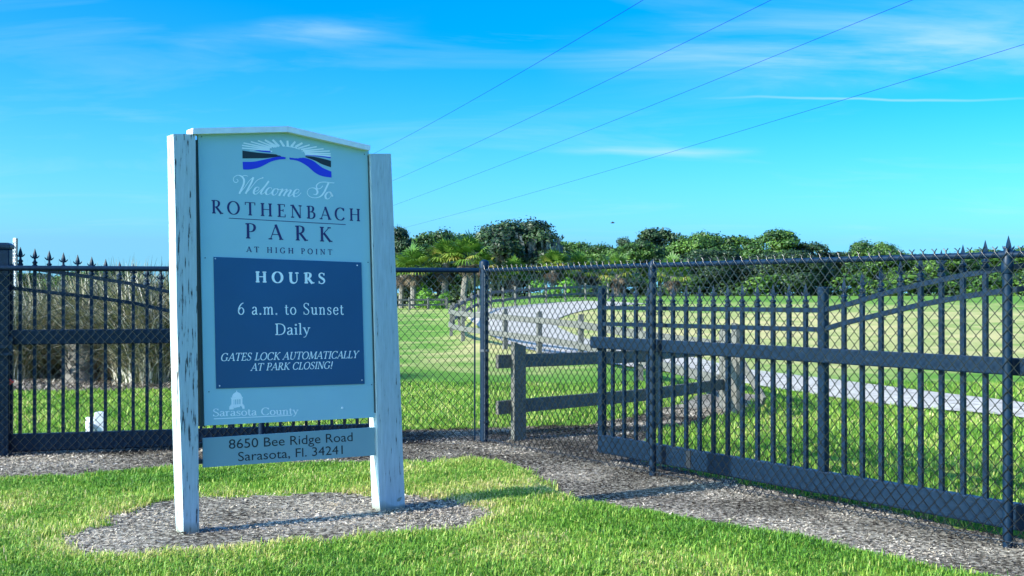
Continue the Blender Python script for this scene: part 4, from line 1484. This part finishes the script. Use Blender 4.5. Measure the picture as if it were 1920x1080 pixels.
TUS = []
for sd in (1, 2):
    V, Q, Rn = tussock_mesh(4200, 2.15, 1.35, sd)
    TUS.append((V, Q, Rn))
tl = [(40, 20.4, .74, 'olive tall grass tussock beside the gate post'), (112, 22.0, .98, 'tall straw tinted grass tussock behind the dark stump'), (205, 20.8, 1.01, 'tallest straw grass tussock in the middle of the bed'),
      (296, 19.6, .98, 'drooping grey grass tussock next to the left sign post'), (395, 20, 1.0, 'tall grass tussock hidden behind left half of sign panel'), (70, 24.4, .80, 'pale tall grass tussock furthest back in the bed'), (252, 23.6, 1.03, 'tall grass tussock rising between the two middle ones')]
cache = {}
for i, (px, d, s, lab) in enumerate(tl):
    X_ = (px - 960) / F * d
    e = empty('ornamental_grass', (X_, d, 0), random.uniform(0, 6.28))
    e.scale = (s, s, s)
    tag(e, lab, 'grass clump', 'tall grass tussocks in the mulch bed behind the left gate')
    k = i % 2
    if k not in cache:
        V, Q, Rn = TUS[k]
        o = np_mesh('leaves', V, Q, attr={'rnd': Rn}, mat=M['cord'], parent=e)
        cache[k] = o
    else:
        o = cache[k].copy(); COL.objects.link(o); o.parent = e

# ------------------------------------------------------------------ trees
def leaf_cloud(blobs, per, size, seed, squash=1.0):
    rg_ = np.random.default_rng(seed)
    Vs, Rs = [], []
    for (cx, cy, cz, r) in blobs:
        n = int(per * r * r)
        d = rg_.normal(0, 1, (n, 3)); d /= np.linalg.norm(d, axis=1)[:, None]
        d[:, 2] = np.where(d[:, 2] < -.35, -d[:, 2] * .6, d[:, 2])
        rr = r * (1 - .45 * rg_.uniform(0, 1, n) ** 2.0) * (1 + .22 * rg_.normal(0, 1, n) * (rg_.uniform(0, 1, n) < .45))
        c = np.array([cx, cy, cz]) + d * rr[:, None] * np.array([1, 1, .78])
        nn = d + rg_.normal(0, .38, (n, 3)); nn /= np.linalg.norm(nn, axis=1)[:, None]
        ref = rg_.normal(0, 1, (n, 3)); a = np.cross(nn, ref); a /= np.linalg.norm(a, axis=1)[:, None]; b = np.cross(nn, a)
        s = size * rg_.uniform(.55, 1.25, n)[:, None]
        Vs.append(np.stack([c - a * s, c - b * s * .6, c + a * s, c + b * s * .6], 1).reshape(-1, 3))
        tone = rg_.normal(.45, .20)
        Rs.append(np.repeat(np.clip(tone + rg_.normal(0, .16, n), 0, 1), 4))
    V = np.concatenate(Vs); R = np.concatenate(Rs)
    return V, np.arange(len(V)).reshape(-1, 4), R


def crown_blobs(w, h, z0, seed, nb=26, rmin=.085, rmax=.20):
    """clumps filling a broad dome: width w, from z0 to z0+h"""
    r = random.Random(seed)
    out = []
    for i in range(nb):
        t = r.uniform(0, 2 * math.pi); q = math.sqrt(r.uniform(.02, 1)); zz = r.uniform(.05, 1)
        lim = math.sqrt(max(0.0, 1 - (max(zz - .35, 0) / .68) ** 2))
        rad = w / 2 * q * lim * r.uniform(.8, 1.0)
        br = w * r.uniform(rmin, rmax) * (.75 if zz > .75 else 1)
        out.append((math.cos(t) * rad, math.sin(t) * rad, z0 + h * (zz * .84), br))
    return out


def trunk_mb(h, r, seed, limbs=5, spread=1.6, top=1.4):
    rr = random.Random(seed)
    mb = MB()
    bend = rr.uniform(-.2, .2)
    P = [(0, 0, -.2), (0, 0, .15), (bend * .3, 0, h * .4), (bend, .1, h * .8), (bend * 1.2, .1, h * 1.1)]
    mb.tube(P, [r * 1.5, r * 1.15, r * .95, r * .8, r * .55], 9)
    for k in range(limbs):
        a = 2 * math.pi * k / limbs + rr.uniform(-.4, .4)
        z0 = h * rr.uniform(.55, .95)
        mb.tube([(bend * z0 / h, 0, z0), (bend + math.cos(a) * spread * .45, math.sin(a) * spread * .45, z0 + top * .45), (bend + math.cos(a) * spread, math.sin(a) * spread, z0 + top)], [r * .5, r * .33, r * .1], 6)
    return mb


OAKV = []
for sd, (w, h, z0, nb) in enumerate([(9, 6.4, 1.3, 44), (7.5, 7.2, 1.3, 40), (10.5, 5.8, 1.2, 48), (6.4, 6.0, 1.0, 34)]):
    OAKV.append((w, h, z0, leaf_cloud(crown_blobs(w, h, z0, 100 + sd, int(nb * 1.9)), 230, .15, 200 + sd)))
TREE_CACHE = {}


def tree(name, lab, cat, group, px, depth, top_y, width_px, var, mat='oak', moss=False):
    X_ = (px - 960) / F * depth
    g0 = float(terrain(X_, depth))
    Ht = CH + (HZ - top_y) / F * depth - g0
    Wd = width_px * 1.22 / F * depth
    w, h, z0, (V, Q, R) = OAKV[var]
    sx = Wd / (np.percentile(V[:, 0], 99) - np.percentile(V[:, 0], 1)); sz = Ht / np.percentile(V[:, 2], 99.7)
    e = empty(name, (X_, depth, g0), 0 if moss else random.uniform(0, 6.28))
    e.scale = (sx, sx, sz)
    tag(e, lab, cat, group)
    key = (var, mat)
    if key not in TREE_CACHE:
        c = np_mesh('crown', V, Q, attr={'rnd': R}, mat=M[mat], parent=e)
        t = trunk_mb(z0 + .6, .24, var, 6, w * .32, h * .5).build('trunk', M['bark'], e, True)
        TREE_CACHE[key] = (c, t)
    else:
        for s in TREE_CACHE[key]:
            o = s.copy(); COL.objects.link(o); o.parent = e
    if moss:
        rr = np.random.default_rng(5)
        n = 420
        a = rr.uniform(math.pi * .95, math.pi * 1.95, n); rad = w * .5 * rr.uniform(.45, .84, n)
        x = np.cos(a) * rad; y = np.sin(a) * rad * .9; zt = z0 + h * rr.uniform(.08, .72, n)
        L = rr.uniform(.5, 1.9, n); ww = rr.uniform(.04, .13, n)
        V2 = []
        for k, f_ in enumerate((0, .5, 1)):
            wk = ww * (1, .75, .1)[k]
            dx = .12 * f_ * rr.normal(0, 1, n)
            V2.append(np.stack([np.stack([x - wk + dx, y, zt - L * f_], -1), np.stack([x + wk + dx, y + .05, zt - L * f_], -1)], 1))
        V2 = np.stack(V2, 1).reshape(-1, 3)
        b = np.arange(n)[:, None] * 6 + np.array([0, 2])[None, :]
        Q2 = np.stack([b, b + 1, b + 3, b + 2], -1).reshape(-1, 4)
        np_mesh('hanging_moss', V2, Q2, attr={'rnd': np.repeat(rr.uniform(0, 1, n), 6)}, mat=M['moss'], parent=e)
    return e


GW = 'oaks of the wood beyond the field'
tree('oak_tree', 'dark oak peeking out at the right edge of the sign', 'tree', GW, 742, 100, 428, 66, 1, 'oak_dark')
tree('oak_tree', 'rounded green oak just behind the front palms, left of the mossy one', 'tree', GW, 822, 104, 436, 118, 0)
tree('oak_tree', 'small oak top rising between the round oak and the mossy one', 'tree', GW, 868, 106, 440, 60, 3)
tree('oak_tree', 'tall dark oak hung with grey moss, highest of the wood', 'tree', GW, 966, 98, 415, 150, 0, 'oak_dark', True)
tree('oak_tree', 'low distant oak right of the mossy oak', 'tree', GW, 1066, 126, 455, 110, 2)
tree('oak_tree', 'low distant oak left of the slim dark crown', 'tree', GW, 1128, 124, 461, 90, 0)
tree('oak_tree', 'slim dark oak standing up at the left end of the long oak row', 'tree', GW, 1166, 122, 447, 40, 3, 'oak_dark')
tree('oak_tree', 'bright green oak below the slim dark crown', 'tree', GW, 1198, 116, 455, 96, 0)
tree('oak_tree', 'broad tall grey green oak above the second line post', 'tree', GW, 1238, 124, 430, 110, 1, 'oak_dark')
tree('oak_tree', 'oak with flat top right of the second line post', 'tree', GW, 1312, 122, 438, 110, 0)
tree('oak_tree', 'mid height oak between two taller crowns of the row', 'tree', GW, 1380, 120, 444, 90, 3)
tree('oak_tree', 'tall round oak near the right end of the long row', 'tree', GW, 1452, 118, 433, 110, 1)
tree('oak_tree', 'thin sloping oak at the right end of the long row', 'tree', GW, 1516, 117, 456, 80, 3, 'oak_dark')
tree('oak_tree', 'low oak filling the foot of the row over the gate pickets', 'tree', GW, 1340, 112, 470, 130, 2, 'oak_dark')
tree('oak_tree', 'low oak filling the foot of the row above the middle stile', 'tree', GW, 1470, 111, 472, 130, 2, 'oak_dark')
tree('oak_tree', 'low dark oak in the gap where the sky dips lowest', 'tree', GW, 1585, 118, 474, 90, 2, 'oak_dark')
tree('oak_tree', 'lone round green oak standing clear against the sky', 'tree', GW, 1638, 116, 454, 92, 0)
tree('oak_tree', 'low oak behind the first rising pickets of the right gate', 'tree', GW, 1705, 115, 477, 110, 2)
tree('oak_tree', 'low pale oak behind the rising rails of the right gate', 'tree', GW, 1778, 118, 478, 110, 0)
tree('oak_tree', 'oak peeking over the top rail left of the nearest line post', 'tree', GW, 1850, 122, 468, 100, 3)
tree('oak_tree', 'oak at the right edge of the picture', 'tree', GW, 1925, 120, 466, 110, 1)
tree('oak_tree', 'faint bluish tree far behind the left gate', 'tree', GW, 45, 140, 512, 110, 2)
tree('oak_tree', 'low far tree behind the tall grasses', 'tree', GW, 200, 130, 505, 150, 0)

# shrubs that close the foot of the wood, some coloured dark for its shade
BUV = [leaf_cloud([(random.uniform(-1.9, 1.9), random.uniform(-.8, .8), random.uniform(.0, 1.5), random.uniform(.55, 1.0)) for _ in range(20)], 170, .15, 300 + k) for k in range(2)]
BC = {}


def shrub(lab, px, depth, top_y, width_px, var, mat):
    X_ = (px - 960) / F * depth
    g0 = float(terrain(X_, depth))
    Ht = CH + (HZ - top_y) / F * depth - g0
    e = empty('shrub', (X_, depth, g0), random.choice((0, math.pi)) + random.uniform(-.4, .4))
    s = width_px / F * depth / 4.6
    e.scale = (s, s, Ht / 2.4)
    tag(e, lab, 'shrub', 'shrubs along the foot of the wood')
    key = (var, mat)
    if key not in BC:
        V, Q, R = BUV[var]
        BC[key] = np_mesh('foliage', V, Q, attr={'rnd': R}, mat=M[mat], parent=e)
    else:
        o = BC[key].copy(); COL.objects.link(o); o.parent = e


shrub('bright green shrub left of the corner post, behind the palm trunks', 812, 87, 538, 62, 0, 'bush')
shrub('tall leafy shrub between the palm trunks and the bright one', 790, 90, 520, 46, 1, 'bush')
shrub('green shrub behind the far timber rails', 1040, 84, 518, 84, 0, 'bush')
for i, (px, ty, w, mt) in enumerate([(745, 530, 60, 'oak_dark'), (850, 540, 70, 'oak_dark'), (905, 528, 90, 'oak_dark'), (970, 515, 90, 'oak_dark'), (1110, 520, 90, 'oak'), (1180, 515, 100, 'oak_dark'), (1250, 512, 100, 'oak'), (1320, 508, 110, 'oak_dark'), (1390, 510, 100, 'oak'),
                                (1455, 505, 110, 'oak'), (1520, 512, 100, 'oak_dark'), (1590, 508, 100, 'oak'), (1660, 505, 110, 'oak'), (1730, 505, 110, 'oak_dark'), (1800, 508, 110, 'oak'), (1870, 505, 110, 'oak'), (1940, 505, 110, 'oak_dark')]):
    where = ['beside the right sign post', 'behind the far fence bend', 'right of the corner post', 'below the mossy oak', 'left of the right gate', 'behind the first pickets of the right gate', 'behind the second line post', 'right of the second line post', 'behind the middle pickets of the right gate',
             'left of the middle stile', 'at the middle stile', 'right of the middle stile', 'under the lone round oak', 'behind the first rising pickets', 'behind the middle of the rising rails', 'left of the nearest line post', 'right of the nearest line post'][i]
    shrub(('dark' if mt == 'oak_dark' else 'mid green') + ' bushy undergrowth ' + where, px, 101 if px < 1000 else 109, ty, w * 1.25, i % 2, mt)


# sabal palms
def palm_meshes(seed):
    rg_ = random.Random(seed)
    V, Q, R = [], [], []
    DV, DQ, DR_ = [], [], []

    def frond(vs, qs, rs, az, el, pet, fan, tone, droop):
        d = np.array([math.cos(az) * math.cos(el), math.sin(az) * math.cos(el), math.sin(el)])
        side = np.array([-math.sin(az), math.cos(az), 0]); up = np.cross(d, side) * -1
        up = np.cross(side, d) * -1 if np.cross(side, d)[2] < 0 else np.cross(side, d)
        c = d * pet + np.array([0, 0, -droop * .3])
        k = len(vs)
        vs += [tuple(side * .02), tuple(-side * .02), tuple(c - side * .015), tuple(c + side * .015)]
        qs.append((k, k + 1, k + 2, k + 3)); rs += [tone] * 4
        nl = 15
        for i in range(nl):
            a = (i / (nl - 1) - .5) * 2 * math.radians(105)
            L = fan * (1 - .25 * abs(a) / 1.8) * rg_.uniform(.9, 1.08)
            ld = d * math.cos(a) + side * math.sin(a)
            ls = -d * math.sin(a) + side * math.cos(a)
            lift = up * (.18 * fan * math.cos(a * .9))
            m = c + ld * L * .55 + lift * .4
            t = c + ld * L + np.array([0, 0, -droop * L * .55])
            w = .055 * fan
            k = len(vs)
            vs += [tuple(c - ls * .012), tuple(c + ls * .012), tuple(m + ls * w), tuple(m - ls * w), tuple(t + ls * .008), tuple(t - ls * .008)]
            qs.append((k, k + 1, k + 2, k + 3)); qs.append((k + 3, k + 2, k + 4, k + 5))
            tt = min(1, max(0, tone + rg_.uniform(-.12, .12)))
            rs += [tt] * 6
    for i in range(34):
        az = i * 2.399 + rg_.uniform(-.2, .2)
        el = math.radians(84 - i * 2.4 + rg_.uniform(-9, 9))
        frond(V, Q, R, az, el, rg_.uniform(.8, 1.15), rg_.uniform(.8, 1.05), .42 + .011 * i + rg_.uniform(-.22, .22), .30 + i * .012)
    for i in range(24):
        az = i * 2.399 + rg_.uniform(-.3, .3)
        el = math.radians(-18 - rg_.uniform(0, 58))
        frond(DV, DQ, DR_, az, el, rg_.uniform(.4, .7), rg_.uniform(.45, .6), rg_.uniform(.0, .75), .5)
    return (V, Q, R), (DV, DQ, DR_)


PV = [palm_meshes(s) for s in (11, 12)]
PCACHE = {}


def palm(lab, px, depth, top_y, base_off, crown_px, var):
    X_ = (px - 960) / F * depth
    g0 = float(terrain(X_, depth))
    Ht = CH + (HZ - top_y) / F * depth - g0
    rr = crown_px / 2 / F * depth
    s = rr / 1.75
    th = max(Ht - 1.55 * s, .6)
    e = empty('palm_tree', (X_, depth, g0), 0)
    tag(e, lab, 'palm tree', 'sabal palms in front of the wood')
    lean = base_off
    mb = MB()
    prof = [(0, 0, -.2)] + [(lean * (k / 8) ** 1.4, 0, th * k / 8) for k in range(1, 9)]
    mb.tube(prof, [.21 * s] * 5 + [.20 * s] * 3 + [.22 * s], 9)
    mb.build('trunk', M['palm_trunk'], e, True)
    if var not in PCACHE:
        (V, Q, R), (DV, DQ, DR_) = PV[var]
        a = np_mesh('crown', V, Q, attr={'rnd': R}, mat=M['palm'], parent=e)
        b = np_mesh('dead_fronds', DV, DQ, attr={'rnd': DR_}, mat=M['dead'], parent=e)
        PCACHE[var] = (a, b)
        ab = (a, b)
    else:
        ab = []
        for q in PCACHE[var]:
            o = q.copy(); COL.objects.link(o); o.parent = e; ab.append(o)
    rot = random.uniform(0, 6.28)
    for o in ab:
        o.location = (lean, 0, th)
        o.scale = (s, s, s)
        o.rotation_euler = (0, 0, rot)


palm('palm with pale straight trunk right of the sign', 775, 88, 462, 0, 98, 0)
palm('palm half hidden by the right sign post', 752, 90, 474, .1, 84, 1)
palm('large bright palm with brown skirt right of the round oak', 833, 89, 445, .15, 108, 1)
palm('tall bright palm with leaning pale trunk beside the corner post', 868, 88, 441, .45, 102, 0)
palm('small dark palm between the corner post and the mossy oak', 907, 93, 470, 0, 66, 1)
palm('small bluish palm low under the mossy oak', 964, 90, 484, 0, 76, 0)
palm('yellow green palm right of the mossy oak', 1036, 92, 466, .1, 84, 1)
palm('palm in front of the low distant oak', 1086, 96, 474, 0, 80, 0)
palm('palm with yellow dying fronds above the first gate stile', 1157, 96, 474, .1, 92, 1)
palm('pale palm just right of the second line post', 1262, 100, 480, 0, 86, 0)
palm('dim palm behind the low oak at left of the slim crown', 1115, 102, 482, 0, 70, 1)


# ------------------------------------------------------------------ small things
def build_small():
    # dark palm stump in the bed
    c = at_z(152, 722)
    e = empty('palm_stump', tuple(c))
    tag(e, 'dark cut palm stump with rough lattice bark among the tall grasses', 'stump')
    mb = MB()
    mb.tube([(0, 0, -.1), (0, 0, .1), (.03, 0, .5), (.0, 0, .95)], [.36, .27, .24, .21], 12)
    mb.build('trunk', M['bark'], e, True)
    mb = MB(); rr = random.Random(2)
    for k in range(46):
        a = k * 2.399; z = .08 + .85 * k / 46
        r = .26 - .05 * z
        d = np.array([math.cos(a), math.sin(a), 0])
        p = d * r + np.array([0, 0, z])
        mb.beam(p, p + d * rr.uniform(.05, .11) + np.array([0, 0, rr.uniform(.08, .16)]), .07, .02)
    mb.build('leaf_boots', M['bark'], e)
    # pale little utility box
    c = at_z(180, 815)
    e = empty('utility_box', tuple(c), .15)
    tag(e, 'small pale grey utility box with meter on the grass behind the left gate', 'box')
    mb = MB(); mb.box(-.005, .10, -.06, .06, -.05, .255, .008)
    mb.build('cabinet', M['box'], e)
    mb = MB(); mb.box(-.10, -.006, -.05, .03, -.05, .20, .006); mb.tube([(-.055, -.052, .12), (-.055, -.10, .12)], .032, 12)
    mb.build('meter', M['trim'], e, True)
    mb = MB(); mb.tube([(-.07, -.06, .03), (-.07, -.13, .03), (-.07, -.14, -.02)], .02, 10)
    mb.build('pipe_elbow', M['trim'], e, True)
    # tall narrow marker board, its lettering too small to read
    d = 24.0
    X_ = (27.5 - 960) / F * d
    e = empty('marker_post', (X_, d, 0))
    tag(e, 'tall narrow pale marker board with a column of tiny dark characters by the gate post', 'sign')
    h = CH + (HZ - 446) / F * d
    mb = MB(); mb.box(-.046, .032, 0, .02, -.1, h, .012)
    mb.build('board', M['box'], e)
    mb = MB(); mb.box(.033, .052, -.01, .03, -.1, h - .01)
    mb.build('edge_strip', M['channel'], e)
    mb = MB(); rr = random.Random(9); z = h - .1
    while z > 1.3:
        w = rr.uniform(.022, .032)
        k = rr.randrange(3)
        mb.box(-.007 - w, -.007 + w, -.004, -.001, z - .008, z)
        if k: mb.box(-.007 - w, -.007 - w + .012, -.004, -.001, z - .05, z - .009)
        if k != 1: mb.box(-.007 + w - .012, -.007 + w, -.004, -.001, z - .05, z - .009)
        z -= .085 if rr.random() < .85 else .16
    mb.build('characters', M['letter_black'], e)
    # overhead power lines, slung high from right to left behind the sign
    rows = [((1205, 0), (720, 278)), ((1445, 0), (745, 335)), ((1710, 0), (765, 375)), ((1920, 83), (860, 400))]
    names = ['uppermost of the four overhead cables, ending behind the sign top', 'second overhead cable from the top, crossing the middle of the sky', 'third overhead cable from the top, crossing the middle of the sky', 'lowest overhead cable, leaving the picture at the right edge']
    for (a, b), lab in zip(rows, names):
        ka = (a[0] - 960) / F; kb = (b[0] - 960) / F
        D1 = 45.0; D2 = D1 * (ka + .348) / (kb + .348)
        p = at_depth(*a, D1); q = at_depth(*b, D2)
        v = q - p
        pts = []
        for t in np.linspace(-.9, 1.5, 40):
            s = p + v * t
            s = s + UP * (1.1 * (t * (t - 1)) * .55)
            pts.append(s)
        base = pts[0]
        mb = MB(); mb.tube(pts, .0095, 6)
        o = mb.build('power_line', M['wire'], None, True, origin=base)
        o.location = tuple(base)
        tag(o, 'thin ' + lab, 'cable', 'overhead cables')
    # a bird far off
    c = at_depth(1148.5, 418, 85)
    mb = MB()
    mb.tube([(-.16, 0, 0), (-.06, 0, .01), (.08, 0, .015), (.17, 0, .02)], [.006, .045, .05, .012], 8)
    for s in (-1, 1):
        mb.poly([(-.03, 0, .03), (.06, 0, .03), (.03, s * .22, .10), (-.02, s * .24, .10)])
        mb.poly([(-.02, s * .24, .10), (.03, s * .22, .10), (.0, s * .42, .06), (-.04, s * .40, .06)])
    o = mb.build('bird', M['bird'], None, True)
    o.location = tuple(c)
    tag(o, 'tiny dark bird flying above the low trees', 'bird')


build_small()
